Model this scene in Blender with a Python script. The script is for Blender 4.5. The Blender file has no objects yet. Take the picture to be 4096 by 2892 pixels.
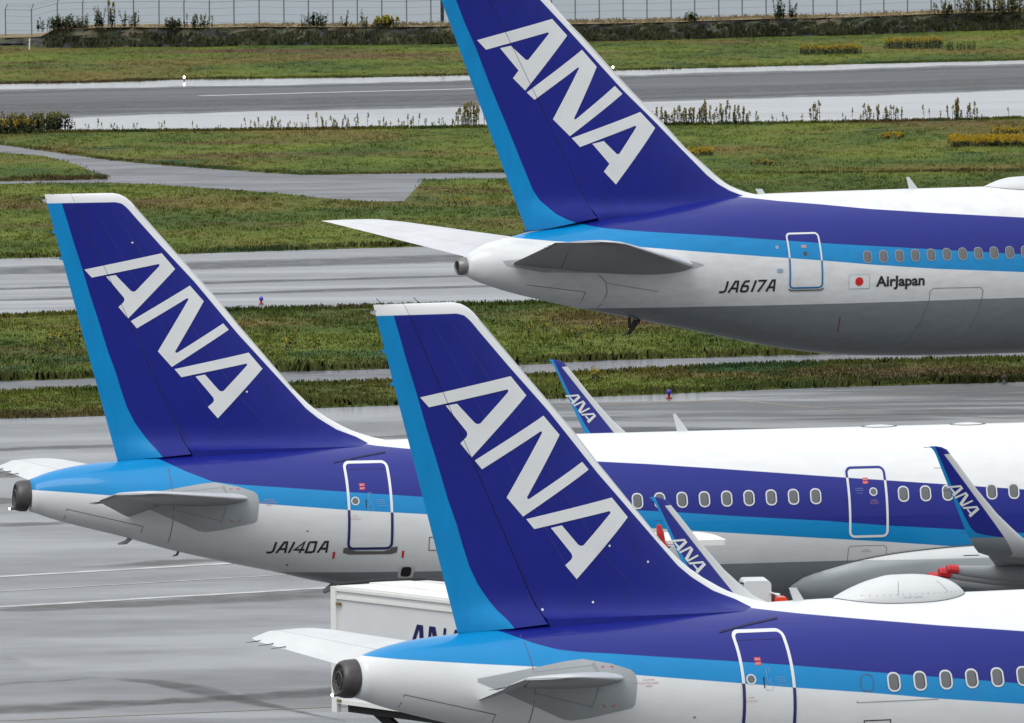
import bpy, bmesh, math, random
import numpy as np
from mathutils import Vector, Matrix, geometry

random.seed(7); rng = np.random.RandomState(11)
S = bpy.context.scene
COL = S.collection
rad = math.radians

# ------------------------------------------------------------------ camera
PITCH, ROLL = 0.0566615, 0.0106164
cam = bpy.data.cameras.new("camera"); cam.sensor_width = 36; cam.lens = 400.55
cam.clip_start = 5; cam.clip_end = 90000
camo = bpy.data.objects.new("camera", cam); COL.objects.link(camo)
F = Vector((0, math.cos(PITCH), -math.sin(PITCH))); R0 = Vector((1, 0, 0)); U0 = Vector((0, math.sin(PITCH), math.cos(PITCH)))
Rv = R0*math.cos(ROLL) - U0*math.sin(ROLL); Uv = U0*math.cos(ROLL) + R0*math.sin(ROLL)
M = Matrix((Rv, Uv, -F)).transposed().to_4x4(); M.translation = Vector((0, 0, 22.7162))
camo.matrix_world = M
S.camera = camo

# ------------------------------------------------------------------ sky, sun, exposure
SUN_EL, SUN_AZ = 52, 212          # azimuth clockwise from +Y; the sun stands behind the camera, to its left
w = bpy.data.worlds.new("World"); S.world = w; w.use_nodes = True
nt = w.node_tree; nt.nodes.clear()
sky = nt.nodes.new("ShaderNodeTexSky"); sky.sky_type = 'NISHITA'; sky.sun_disc = False
sky.sun_elevation = rad(SUN_EL); sky.sun_rotation = rad(SUN_AZ); sky.air_density = 1.0; sky.dust_density = 1.0; sky.ozone_density = 1.5
hs = nt.nodes.new("ShaderNodeHueSaturation"); hs.inputs['Saturation'].default_value = 0.30
bg = nt.nodes.new("ShaderNodeBackground"); bg.inputs['Strength'].default_value = 0.12
wo = nt.nodes.new("ShaderNodeOutputWorld")
nt.links.new(sky.outputs[0], hs.inputs['Color'])
# closed cloud deck over the clear sky: a third as bright at the horizon as overhead, faintly mottled
tc = nt.nodes.new("ShaderNodeTexCoord"); sx = nt.nodes.new("ShaderNodeSeparateXYZ"); nt.links.new(tc.outputs['Generated'], sx.inputs[0])
gr = nt.nodes.new("ShaderNodeMapRange"); gr.inputs[1].default_value = 0; gr.inputs[2].default_value = 1; gr.inputs[3].default_value = 3.6; gr.inputs[4].default_value = 8.8; nt.links.new(sx.outputs[2], gr.inputs[0])
cn = nt.nodes.new("ShaderNodeTexNoise"); cn.inputs['Scale'].default_value = 3.5; cn.inputs['Detail'].default_value = 5; nt.links.new(tc.outputs['Generated'], cn.inputs['Vector'])
cm = nt.nodes.new("ShaderNodeMapRange"); cm.inputs[1].default_value = .3; cm.inputs[2].default_value = .7; cm.inputs[3].default_value = .86; cm.inputs[4].default_value = 1.14; nt.links.new(cn.outputs[0], cm.inputs[0])
ml = nt.nodes.new("ShaderNodeMath"); ml.operation = 'MULTIPLY'; nt.links.new(gr.outputs[0], ml.inputs[0]); nt.links.new(cm.outputs[0], ml.inputs[1])
vc = nt.nodes.new("ShaderNodeVectorMath"); vc.operation = 'SCALE'; vc.inputs[0].default_value = (.94, .985, 1.03); nt.links.new(ml.outputs[0], vc.inputs['Scale'])
mx = nt.nodes.new("ShaderNodeMix"); mx.data_type = 'RGBA'; mx.inputs[0].default_value = .85; nt.links.new(hs.outputs[0], mx.inputs[6]); nt.links.new(vc.outputs[0], mx.inputs[7]); nt.links.new(mx.outputs[2], bg.inputs[0]); nt.links.new(bg.outputs[0], wo.inputs[0])
sl = bpy.data.lights.new("sun", 'SUN'); sl.energy = 1.0; sl.angle = rad(40); sl.color = (1, 0.97, 0.93)
so = bpy.data.objects.new("sun", sl); COL.objects.link(so)
sd = Vector((math.sin(rad(SUN_AZ))*math.cos(rad(SUN_EL)), math.cos(rad(SUN_AZ))*math.cos(rad(SUN_EL)), math.sin(rad(SUN_EL))))
so.rotation_euler = sd.to_track_quat('Z', 'Y').to_euler()
S.view_settings.view_transform = 'Standard'; S.view_settings.look = 'None'; S.view_settings.gamma = 1
S.view_settings.exposure = 0.55

# ------------------------------------------------------------------ helpers
def lin(r, g, b):
    f = lambda c: (c/255/12.92 if c/255 <= .04045 else ((c/255+.055)/1.055)**2.4)
    return (f(r), f(g), f(b), 1)

def tag(o, label=None, cat=None, group=None, kind=None):
    if label: o["label"] = label
    if cat: o["category"] = cat
    if group: o["group"] = group
    if kind: o["kind"] = kind
    return o

def empty(name, loc=(0, 0, 0), rz=0.0):
    o = bpy.data.objects.new(name, None); COL.objects.link(o); o.location = loc; o.rotation_euler = (0, 0, rz); return o

def mesh_obj(name, verts, faces, mat, parent=None, smooth=False):
    me = bpy.data.meshes.new(name); me.from_pydata([tuple(v) for v in verts], [], faces); me.update()
    if smooth: me.polygons.foreach_set('use_smooth', [True]*len(me.polygons))
    o = bpy.data.objects.new(name, me); COL.objects.link(o)
    if mat: me.materials.append(mat)
    if parent: o.parent = parent
    return o

class MB:
    def __init__(s): s.v = []; s.f = []
    def add(s, v, f):
        b = len(s.v); s.v += [tuple(p) for p in v]; s.f += [tuple(b+i for i in q) for q in f]; return s
    def box(s, c, d, rz=0.0):
        x, y, z = d[0]/2, d[1]/2, d[2]/2; co, si = math.cos(rz), math.sin(rz); v = []
        for a, b2, e in ((-1,-1,-1),(1,-1,-1),(1,1,-1),(-1,1,-1),(-1,-1,1),(1,-1,1),(1,1,1),(-1,1,1)):
            px, py = a*x, b2*y; v.append((c[0]+px*co-py*si, c[1]+px*si+py*co, c[2]+e*z))
        return s.add(v, [(0,3,2,1),(4,5,6,7),(0,1,5,4),(1,2,6,5),(2,3,7,6),(3,0,4,7)])
    def tube(s, pts, r, n=8):
        pts = [Vector(p) for p in pts]; rs = r if isinstance(r, (list, tuple)) else [r]*len(pts); v = []; f = []
        for i, p in enumerate(pts):
            d = (pts[min(i+1, len(pts)-1)] - pts[max(i-1, 0)]).normalized()
            a = d.cross(Vector((0, 0, 1)) if abs(d.z) < .9 else Vector((1, 0, 0))).normalized(); b = d.cross(a)
            for k in range(n):
                t = 2*math.pi*k/n; v.append(p + (a*math.cos(t)+b*math.sin(t))*rs[i])
        for i in range(len(pts)-1):
            for k in range(n): f.append((i*n+k, i*n+(k+1) % n, (i+1)*n+(k+1) % n, (i+1)*n+k))
        f.append(tuple(range(n))[::-1]); f.append(tuple((len(pts)-1)*n+k for k in range(n)))
        return s.add(v, f)
    def build(s, name, mat, parent=None, smooth=False): return mesh_obj(name, s.v, s.f, mat, parent, smooth)

def pchip(pts):
    X = np.array([p[0] for p in pts], float); Y = np.array([p[1] for p in pts], float)
    h = np.diff(X); d = np.diff(Y)/h; m = np.zeros(len(X)); m[0] = d[0]; m[-1] = d[-1]
    for i in range(1, len(X)-1):
        if d[i-1]*d[i] > 0:
            w1 = 2*h[i]+h[i-1]; w2 = h[i]+2*h[i-1]; m[i] = (w1+w2)/(w1/d[i-1]+w2/d[i])
    def f(x):
        x = min(max(x, X[0]), X[-1]); i = min(int(np.searchsorted(X, x, side='right'))-1, len(X)-2); i = max(i, 0)
        t = (x-X[i])/h[i]
        return float((1+2*t)*(1-t)**2*Y[i] + t*(1-t)**2*h[i]*m[i] + t*t*(3-2*t)*Y[i+1] + t*t*(t-1)*h[i]*m[i+1])
    return f
def plin(pts):
    X = [p[0] for p in pts]; Y = [p[1] for p in pts]
    return lambda x: float(np.interp(x, X, Y))

# ------------------------------------------------------------------ node helpers / materials
def newmat(name):
    m = bpy.data.materials.new(name); m.use_nodes = True; return m, m.node_tree, m.node_tree.nodes['Principled BSDF']
def spec(b, v): b.inputs['Specular IOR Level'].default_value = v
def simple(name, col, rough=.4, metal=0.0, sp=.5, var=0.0, vs=2.0):
    m, t, b = newmat(name); c = col if len(col) == 4 else (*col, 1)
    b.inputs['Base Color'].default_value = c; b.inputs['Roughness'].default_value = rough; b.inputs['Metallic'].default_value = metal; spec(b, sp)
    if var:
        co = t.nodes.new('ShaderNodeTexCoord'); n = t.nodes.new('ShaderNodeTexNoise'); n.inputs['Scale'].default_value = vs; n.inputs['Detail'].default_value = 4
        r = t.nodes.new('ShaderNodeMapRange'); r.inputs[1].default_value = .3; r.inputs[2].default_value = .7; r.inputs[3].default_value = 1-var; r.inputs[4].default_value = 1+var*.3
        mx = t.nodes.new('ShaderNodeVectorMath'); mx.operation = 'SCALE'; mx.inputs[0].default_value = c[:3]
        t.links.new(co.outputs['Object'], n.inputs['Vector']); t.links.new(n.outputs[0], r.inputs[0]); t.links.new(r.outputs[0], mx.inputs['Scale']); t.links.new(mx.outputs[0], b.inputs['Base Color'])
    return m
def emis(name, col, st):
    m, t, b = newmat(name); b.inputs['Base Color'].default_value = (*col, 1); b.inputs['Emission Color'].default_value = (*col, 1); b.inputs['Emission Strength'].default_value = st; return m

WHITE = (.73, .735, .735, 1); OFFW = (.68, .69, .69, 1)
BLUE = (.007, .013, .205, 1); CYAN = (.0, .225, .52, 1); GREYP = (.215, .235, .25, 1); LEGREY = (.50, .51, .51, 1)

def sep(t):
    co = t.nodes.new('ShaderNodeTexCoord'); s = t.nodes.new('ShaderNodeSeparateXYZ'); t.links.new(co.outputs['Object'], s.inputs[0]); return co, s
def curve(t, src, pts, x0, x1, y0, y1):
    mr = t.nodes.new('ShaderNodeMapRange'); mr.inputs[1].default_value = x0; mr.inputs[2].default_value = x1; t.links.new(src, mr.inputs[0])
    fc = t.nodes.new('ShaderNodeFloatCurve'); c = fc.mapping.curves[0]
    P = [((x-x0)/(x1-x0), (y-y0)/(y1-y0)) for x, y in pts]
    P = [(min(max(a, 0), 1), min(max(b, 0), 1)) for a, b in P]
    if P[0][0] > 0: P = [(0, P[0][1])] + P
    if P[-1][0] < 1: P = P + [(1, P[-1][1])]
    c.points[0].location = P[0]; c.points[1].location = P[-1]
    for p in P[1:-1]: c.points.new(*p)
    for p in c.points: p.handle_type = 'VECTOR'
    fc.mapping.update(); t.links.new(mr.outputs[0], fc.inputs['Value'])
    m2 = t.nodes.new('ShaderNodeMapRange'); m2.inputs[3].default_value = y0; m2.inputs[4].default_value = y1; t.links.new(fc.outputs[0], m2.inputs[0]); return m2.outputs[0]
def cmp(t, a, b, soft=.006):
    """1 where a > b, with a paint edge a few millimetres wide"""
    s = t.nodes.new('ShaderNodeMath'); s.operation = 'SUBTRACT'
    for i, q in ((0, a), (1, b)):
        if isinstance(q, (int, float)): s.inputs[i].default_value = q
        else: t.links.new(q, s.inputs[i])
    r = t.nodes.new('ShaderNodeMapRange'); r.inputs[1].default_value = -soft; r.inputs[2].default_value = soft; t.links.new(s.outputs[0], r.inputs[0]); return r.outputs[0]
def mixc(t, f, a, b):
    m = t.nodes.new('ShaderNodeMix'); m.data_type = 'RGBA'
    t.links.new(f, m.inputs[0])
    for i, q in ((6, a), (7, b)):
        if isinstance(q, tuple): m.inputs[i].default_value = q
        else: t.links.new(q, m.inputs[i])
    return m.outputs[2]
def mul(t, a, b):
    m = t.nodes.new('ShaderNodeMath'); m.operation = 'MULTIPLY'; t.links.new(a, m.inputs[0]); t.links.new(b, m.inputs[1]); return m.outputs[0]
def grime(t, co, colr, amt, scale=(1.2, .6, 3.5), sc=1.5):
    mp = t.nodes.new('ShaderNodeMapping'); mp.inputs['Scale'].default_value = scale; t.links.new(co.outputs['Object'], mp.inputs[0])
    n = t.nodes.new('ShaderNodeTexNoise'); n.inputs['Scale'].default_value = sc; n.inputs['Detail'].default_value = 5; t.links.new(mp.outputs[0], n.inputs['Vector'])
    r = t.nodes.new('ShaderNodeMapRange'); r.inputs[1].default_value = .35; r.inputs[2].default_value = .75; r.inputs[3].default_value = 1; r.inputs[4].default_value = 1-amt; t.links.new(n.outputs[0], r.inputs[0])
    v = t.nodes.new('ShaderNodeVectorMath'); v.operation = 'SCALE'; t.links.new(colr, v.inputs[0]); t.links.new(r.outputs[0], v.inputs['Scale']); return v.outputs[0], n.outputs[0]

def fuselage_mat(name, g1, g2, g3, gz, dirt=.07, grey=GREYP):
    m, t, b = newmat(name); co, s = sep(t); x, z = s.outputs[0], s.outputs[2]
    c1 = curve(t, x, g1, 0, 30, 2, 10); c2 = curve(t, x, g2, 0, 30, 2, 10); c3 = curve(t, x, g3, 0, 30, 2, 10)
    col = mixc(t, cmp(t, z, gz), grey, OFFW)
    col = mixc(t, cmp(t, z, c3), col, CYAN)
    col = mixc(t, cmp(t, z, c2), col, BLUE)
    col = mixc(t, cmp(t, z, c1), col, WHITE)
    col, n = grime(t, co, col, dirt)
    t.links.new(col, b.inputs['Base Color']); b.inputs['Roughness'].default_value = .35; spec(b, .2); b.inputs['Coat Weight'].default_value = .42; b.inputs['Coat Roughness'].default_value = .08
    # faint skin waviness
    bp = t.nodes.new('ShaderNodeBump'); bp.inputs['Strength'].default_value = .03; bp.inputs['Distance'].default_value = .03
    t.links.new(n, bp.inputs['Height']); t.links.new(bp.outputs[0], b.inputs['Normal'])
    return m
def outline_mat(name, g, up, down, gtop=None, top=None):
    m, t, b = newmat(name); co, s = sep(t)
    col = mixc(t, cmp(t, s.outputs[2], curve(t, s.outputs[0], g, 0, 30, 2, 10)), down, up)
    if gtop: col = mixc(t, cmp(t, s.outputs[2], curve(t, s.outputs[0], gtop, 0, 30, 2, 10)), col, top)
    t.links.new(col, b.inputs['Base Color']); b.inputs['Roughness'].default_value = .35; return m
def fin_mat(name, zw, xc, le, zr, lez):
    m, t, b = newmat(name); co, s = sep(t); x, z = s.outputs[0], s.outputs[2]
    cw = curve(t, x, zw, -2, 12, 4, 17); cc = curve(t, z, xc, 4, 17, -2, 12); cl = curve(t, z, le, 4, 17, -2, 12)
    col = mixc(t, cmp(t, x, cc), CYAN, BLUE)
    col, n = grime(t, co, col, .16, (2.2, .5, .9), 1.3)
    col = mixc(t, cmp(t, z, cw), col, WHITE)
    strip = mul(t, cmp(t, x, cl), mul(t, cmp(t, z, lez[0]), cmp(t, lez[1], z)))
    col = mixc(t, strip, col, LEGREY)
    t.links.new(col, b.inputs['Base Color']); b.inputs['Roughness'].default_value = .28; spec(b, .28)
    bp = t.nodes.new('ShaderNodeBump'); bp.inputs['Strength'].default_value = .10; bp.inputs['Distance'].default_value = .04
    t.links.new(n, bp.inputs['Height']); t.links.new(bp.outputs[0], b.inputs['Normal'])
    return m

LETTER = simple('white lettering paint', OFFW, .35, var=.05)
DARKB = simple('dark blue lettering', (.010, .010, .085, 1), .6, sp=.15)
BLACK = simple('black marking', (.012, .012, .013, 1), .5)
SEAM = simple('panel seam', (.10, .10, .105, 1), .6)
SEAMB = simple('dark blue seam', (.006, .007, .05, 1), .6)
RED = simple('red marking', (.55, .01, .012, 1), .45)
PINK = simple('faded red print', (.50, .25, .25, 1), .5)
PALEP = simple('pale print', (.26, .34, .45, 1), .5)
STABW = simple('stabiliser white paint', (.78, .79, .79, 1), .35, var=.06)
def under_shaded(name, top, under):  # down-facing skin: light grey paint, darkened further with shade put into the colour
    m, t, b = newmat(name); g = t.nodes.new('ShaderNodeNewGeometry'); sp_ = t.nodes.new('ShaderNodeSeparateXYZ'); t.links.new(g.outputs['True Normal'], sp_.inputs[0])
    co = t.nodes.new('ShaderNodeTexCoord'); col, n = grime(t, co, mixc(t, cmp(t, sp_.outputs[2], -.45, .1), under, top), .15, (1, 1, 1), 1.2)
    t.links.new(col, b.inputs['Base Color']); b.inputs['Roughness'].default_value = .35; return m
STABW = under_shaded('stabiliser paint and underside shade', (.62, .63, .63, 1), (.30, .30, .30, 1)); STABW7 = under_shaded('large stabiliser paint and underside shade', (.62, .62, .63, 1), (.15, .145, .14, 1))
STABG = simple('stabiliser grey paint', (.36, .37, .38, 1), .4, var=.1)
PLATE = simple('bare metal plate grey', (.33, .35, .36, 1), .35, metal=.15, var=.08)
PLATED = simple('plate strip', (.25, .26, .27, 1), .4)
CONE = simple('burnt metal cone', (.085, .078, .078, 1), .42, metal=.55, var=.3, vs=5)
DARK = simple('soot black', (.01, .009, .009, 1), .8)
RING = simple('window ring', (.62, .63, .64, 1), .35)
RINGG = simple('window ring grey', (.26, .28, .33, 1), .4)
PANE = simple('window pane with shade', (.13, .135, .14, 1), .12)
PANEIN = simple('window pane shadow', (.055, .058, .062, 1), .12)
WHITEP = simple('white dome paint', (.60, .61, .61, 1), .3, var=.05)
GREYW = simple('grey wing paint', (.27, .285, .295, 1), .4, var=.12, vs=.8)
METAL = simple('polished leading edge', (.62, .62, .62, 1), .3, metal=.2)
RUBBER = simple('rubber', (.02, .02, .02, 1), .7)
LAMPW = emis('lit white lamp', (1, .93, .8), 3.5)
SILL = simple('scuff plate brown grey', (.10, .095, .085, 1), .5)

# ------------------------------------------------------------------ decals
def offset_ribbon(pts, wd, closed=False):
    """quads of a ribbon of width wd following 2D pts"""
    P = [Vector(p) for p in pts]; n = len(P); L = []; Rr = []
    for i in range(n):
        a = P[i-1] if (i > 0 or closed) else P[i]; b = P[(i+1) % n] if (i < n-1 or closed) else P[i]
        d1 = (P[i]-a); d2 = (b-P[i])
        if d1.length < 1e-9: d1 = d2
        if d2.length < 1e-9: d2 = d1
        d1.normalize(); d2.normalize(); t = (d1+d2).normalized(); nn = Vector((-t.y, t.x)); k = 1/max(.5, nn.dot(Vector((-d1.y, d1.x))))
        L.append(P[i]+nn*wd/2*k); Rr.append(P[i]-nn*wd/2*k)
    q = []
    for i in range(n if closed else n-1):
        j = (i+1) % n; q.append([L[i], L[j], Rr[j], Rr[i]])
    return q
def rrect(x0, x1, z0, z1, r, n=5):
    pts = []
    for cx, cz, a0 in ((x1-r, z1-r, 0), (x0+r, z1-r, 90), (x0+r, z0+r, 180), (x1-r, z0+r, 270)):
        for k in range(n+1):
            a = rad(a0+90*k/n); pts.append((cx+r*math.cos(a), cz+r*math.sin(a)))
    return pts
def decal(name, polys, surf, mat, parent, eps=.006, grid=.2, smooth=True):
    """lay flat outlines (x, z) onto the skin given by surf(x, z) -> y"""
    bm = bmesh.new()
    for pl in polys:
        pl = [Vector((p[0], 0, p[1])) for p in pl]
        vs = [bm.verts.new(p) for p in pl]
        if len(pl) <= 4:
            try: bm.faces.new(vs)
            except ValueError: pass
        else:
            for tri in geometry.tessellate_polygon([pl]):
                try: bm.faces.new([vs[i] for i in tri])
                except ValueError: pass
    xs = [v.co.x for v in bm.verts]; zs = [v.co.z for v in bm.verts]
    for ax, lo, hi in ((0, min(xs), max(xs)), (2, min(zs), max(zs))):
        k = math.ceil(lo/grid)
        while k*grid < hi:
            co = [0, 0, 0]; co[ax] = k*grid; no = [0, 0, 0]; no[ax] = 1
            bmesh.ops.bisect_plane(bm, geom=bm.verts[:]+bm.edges[:]+bm.faces[:], dist=1e-5, plane_co=co, plane_no=no); k += 1
    for v in bm.verts: v.co.y = surf(v.co.x, v.co.z) - eps
    for f in bm.faces:
        f.normal_update()
        if f.normal.y > 0: f.normal_flip()
        f.smooth = smooth
    me = bpy.data.meshes.new(name); bm.to_mesh(me); bm.free(); me.materials.append(mat)
    o = bpy.data.objects.new(name, me); COL.objects.link(o); o.parent = parent; return o
def text_polys(txt, x0, x1, z0, h, shear=0.0, bold=0.0):
    """triangles of a text fitted to x0..x1 with its capitals h tall on baseline z0"""
    cu = bpy.data.curves.new('t', 'FONT'); cu.body = txt; cu.size = 1; cu.shear = shear; cu.offset = bold; cu.resolution_u = 3; cu.align_x = 'LEFT'
    ob = bpy.data.objects.new('t', cu); COL.objects.link(ob)
    bpy.context.view_layer.update()
    me = ob.to_mesh(); V = [v.co.copy() for v in me.vertices]; P = [list(p.vertices) for p in me.polygons]; ob.to_mesh_clear()
    bpy.data.objects.remove(ob); bpy.data.curves.remove(cu)
    if not V: return []
    a = min(v.x for v in V); b = max(v.x for v in V)
    sx = (x1-x0)/(b-a); sz = h/.72
    return [[(x0+(V[i].x-a)*sx, z0+V[i].y*sz) for i in p] for p in P]

GL = {'J': [[(-.02, .06), (.25, .06), (.40, .18), (.52, 1)]], 'A': [[(0, 0), (.42, .96), (.60, .96), (.56, 0)], [(.19, .36), (.56, .36)]],
      '1': [[(.05, 0), (.33, 1)]], '4': [[(.33, 0), (.60, .98), (-.02, .28), (.62, .28)]],
      '0': [[(.16, .95), (.60, .95), (.50, .12), (.36, .05), (-.02, .05), (.16, .95)]],
      '6': [[(.60, .95), (.26, .92), (.06, .55), (-.02, .12), (.10, .05), (.36, .05), (.48, .18), (.50, .45), (.42, .52), (.06, .52)]],
      '7': [[(.10, .95), (.66, .95), (.12, 0)]]}
def reg_polys(txt, x0, x1, z0, h, sw=.18):
    adv = {'1': .40, 'J': .62}; wtot = sum(adv.get(c, .74) for c in txt)-.14; k = (x1-x0)/wtot; px = x0; out = []
    for c in txt:
        for st in GL[c]: out += offset_ribbon([(px+a*k, z0+b*h) for a, b in st], sw*h)
        px += adv.get(c, .74)*k
    return out

# the airline's three letters as they lie on the fin (metres on the fin: aft-forward, up)
LOGO = [
 [(1.7,10.07),(3.51,10.41),(3.82,10.04),(2.7,8.92),(2.48,9.19),(2.59,9.29),(2.62,9.34),(2.61,9.4),(2.2,9.9),(2.42,9.93),(2.77,9.56),(2.82,9.535),(2.88,9.55),(3.44,10.11),(3.452,10.145),(3.43,10.165),(1.87,9.88)],
 [(2.76,8.86),(4.16,9.65),(4.48,9.28),(3.785,8.145),(3.79,8.11),(3.825,8.105),(4.93,8.76),(5.06,8.61),(3.7,7.78),(3.38,8.15),(4.11,9.32),(4.115,9.35),(4.085,9.36),(2.9,8.69)],
 [(3.76,7.73),(5.52,8.07),(5.84,7.69),(4.76,6.57),(4.53,6.84),(4.65,6.94),(4.675,6.99),(4.66,7.05),(4.25,7.55),(4.47,7.59),(4.79,7.22),(4.84,7.19),(4.9,7.2),(5.465,7.775),(5.475,7.805),(5.45,7.82),(3.92,7.54)]]
LOGO7 = [
 [(.76,12.48),(3.33,13.1),(3.84,12.56),(2.37,10.85),(1.96,11.25),(2.15,11.49),(1.53,12.21),(1.89,12.28),(2.40,11.82),(2.48,11.82),(3.20,12.64),(3.17,12.68),(1.06,12.17)],
 [(2.42,10.79),(4.35,12.1),(4.85,11.55),(4.02,9.94),(4.03,9.90),(4.07,9.90),(5.47,10.93),(5.73,10.67),(3.87,9.37),(3.3,9.92),(4.22,11.52),(4.19,11.55),(2.68,10.55)],
 [(3.93,9.31),(6.34,10.08),(6.85,9.56),(5.43,7.8),(5.02,8.22),(5.21,8.46),(4.63,9.11),(5.02,9.19),(5.47,8.76),(5.55,8.77),(6.17,9.61),(6.13,9.65),(4.21,9.02)]]
def affine(src, dst):
    A = np.array([[p[0], p[1], 1] for p in src]); X = np.linalg.solve(A, np.array(dst, float))
    return lambda p: tuple(np.array([p[0], p[1], 1]) @ X)

# ------------------------------------------------------------------ lofted surfaces
def naca(s): s = min(max(s, 0), 1); return 5*(.2969*math.sqrt(s)-.126*s-.3516*s*s+.2843*s**3-.1036*s**4)
def ssamp(s0, s1, n=14):
    a0 = math.acos(1-2*s0); a1 = math.acos(1-2*s1); return [(1-math.cos(a0+(a1-a0)*i/n))/2 for i in range(n+1)]
def loft(name, secs, mat, parent, s0=0.0, s1=1.0, droop=0.0, n=14, twist=0.0):
    """secs: (xLE, xTE, y, z, ny, nz, thick); chord fraction s0..s1; droop swings it down about its own front edge"""
    ss = ssamp(s0, s1, n); V = []; Fc = []; N = 2*(n+1)
    for (xl, xt, y, z_, ny, nz, th) in secs:
        z = z_; ch = xl-xt; up = []; lo = []
        for s in ss:
            h = naca(s)*th; x = xl-ch*s; z = z_+twist*ch*ch/6*s
            for sg, L in ((1, up), (-1, lo)):
                dx = x-(xl-ch*s0); dz = sg*h; c, q = math.cos(droop), math.sin(droop)
                X = (xl-ch*s0)+dx*c+dz*q if droop else x; D = dz*c+dx*q if droop else dz
                L.append((X, y+ny*D, z+nz*D))
        V += up+lo[::-1]
    for i in range(len(secs)-1):
        for k in range(N): Fc.append((i*N+k, i*N+(k+1) % N, (i+1)*N+(k+1) % N, (i+1)*N+k))
    Fc.append(tuple(range(N))[::-1]); Fc.append(tuple((len(secs)-1)*N+k for k in range(N)))
    o = mesh_obj(name, V, Fc, mat, parent, True)
    bm = bmesh.new(); bm.from_mesh(o.data); bmesh.ops.recalc_face_normals(bm, faces=bm.faces)
    for e in bm.edges:
        if e.is_manifold and e.calc_face_angle(0) > rad(35): e.smooth = False
    bm.to_mesh(o.data); bm.free(); return o

class Body:
    """fuselage described by its side and plan profiles"""
    def __init__(s, top, bot, hw): s.t = pchip(top); s.b = pchip(bot); s.w = pchip(hw)
    def side(s, x, z):
        zc = (s.t(x)+s.b(x))/2; hz = (s.t(x)-s.b(x))/2; q = min(.9999, abs(z-zc)/hz)
        return -s.w(x)*math.sqrt(1-q*q)
    def topz(s, x, y):
        zc = (s.t(x)+s.b(x))/2; hz = (s.t(x)-s.b(x))/2; q = min(.9999, abs(y)/s.w(x)); return zc+hz*math.sqrt(1-q*q)
    def mesh(s, name, mat, parent, x0, x1, n=72):
        xs = list(np.arange(x0, min(14, x1), .16))+list(np.arange(14, x1-8, .8))+list(np.arange(x1-8, x1, .3))+[x1]
        V = []; Fc = []
        for x in xs:
            zc = (s.t(x)+s.b(x))/2; hz = (s.t(x)-s.b(x))/2; hw = s.w(x)
            for k in range(n): a = 2*math.pi*k/n; V.append((x, hw*math.cos(a), zc+hz*math.sin(a)))
        for i in range(len(xs)-1):
            for k in range(n): Fc.append((i*n+k, (i+1)*n+k, (i+1)*n+(k+1) % n, i*n+(k+1) % n))
        Fc.append(tuple(range(n))); Fc.append(tuple((len(xs)-1)*n+k for k in range(n))[::-1])
        return mesh_obj(name, V, Fc, mat, parent, True)

class Fin:
    def __init__(s, le, te, hinge, ztip, thick, ztop_round, flare_z):
        s.le = le; s.te = te; s.h = hinge; s.zt = ztip; s.T = thick; s.zr = ztop_round; s.fz = flare_z
    def th(s, x, z):
        le, te = s.le(z), s.te(z); q = (le-x)/(le-te); h = naca(q)*s.T(z)
        if z > s.zr: h *= math.sqrt(max(0, 1-((z-s.zr)/(s.zt-s.zr+.001))**2))
        if z < s.fz+1.2 and q > 0: h += .30*math.exp(-max(0, z-s.fz)/.13)*min(1, q*6)*min(1, (1-q)*7)
        return h
    def side(s, x, z): return -s.th(x, z)
    def build(s, parent, mat, zroot, bot):
        # fixed fin
        zs = list(np.linspace(zroot, s.fz+.8, 14))+list(np.linspace(s.fz+1.0, s.zr, 34))+[s.zr+(s.zt-s.zr)*q for q in (.2, .4, .6, .75, .87, .95, .985, 1)]
        n = 34; V = []; Fc = []; N = 2*(n+1)
        for z in zs:
            xl, xh = s.le(z), s.h(z)+.004; up = []; lo = []
            for i in range(n+1):
                u = (1-math.cos(math.pi/2*i/n)); x = xl-(xl-xh)*u; t = s.th(x, z); up.append((x, t, z)); lo.append((x, -t, z))
            V += up+lo[::-1]
        for i in range(len(zs)-1):
            for k in range(N): Fc.append((i*N+k, (i+1)*N+k, (i+1)*N+(k+1) % N, i*N+(k+1) % N))
        Fc.append(tuple((len(zs)-1)*N+k for k in range(N)))
        f = mesh_obj('fin', V, Fc, mat, parent, True)
        # rudder
        V = []; Fc = []; m = 36; n = 12; N = 2*(n+1); bz = plin(bot)
        for j in range(m+1):
            v = j/m; v = v if v < .9 else .9+.1*math.sin((v-.9)/.1*math.pi/2)
            up = []; lo = []
            for i in range(n+1):
                u = i/n; xb = bot[0][0]+(bot[-1][0]-bot[0][0])*u; zb = bz(xb); xt = s.te(s.zt)+(s.h(s.zt)-s.te(s.zt))*u
                x = xb+(xt-xb)*v; z = zb+(s.zt-zb)*v; x = min(x, s.h(z)-.005)
                t = max(s.th(max(x, s.te(z)), z), .004) if v < 1 else 0.0
                up.append((x, t, z)); lo.append((x, -t, z))
            V += up+lo[::-1]
        for i in range(m):
            for k in range(N): Fc.append((i*N+k, (i+1)*N+k, (i+1)*N+(k+1) % N, i*N+(k+1) % N))
        Fc.append(tuple(range(N))[::-1]); Fc.append(tuple(m*N+k for k in range(N)))
        r = mesh_obj('rudder', V, Fc, mat, parent, True)
        for o in (f, r):
            bm = bmesh.new(); bm.from_mesh(o.data); bmesh.ops.recalc_face_normals(bm, faces=bm.faces)
            for e in bm.edges:
                if e.is_manifold and e.calc_face_angle(0) > rad(50): e.smooth = False
            bm.to_mesh(o.data); bm.free()
        return f, r

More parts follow.
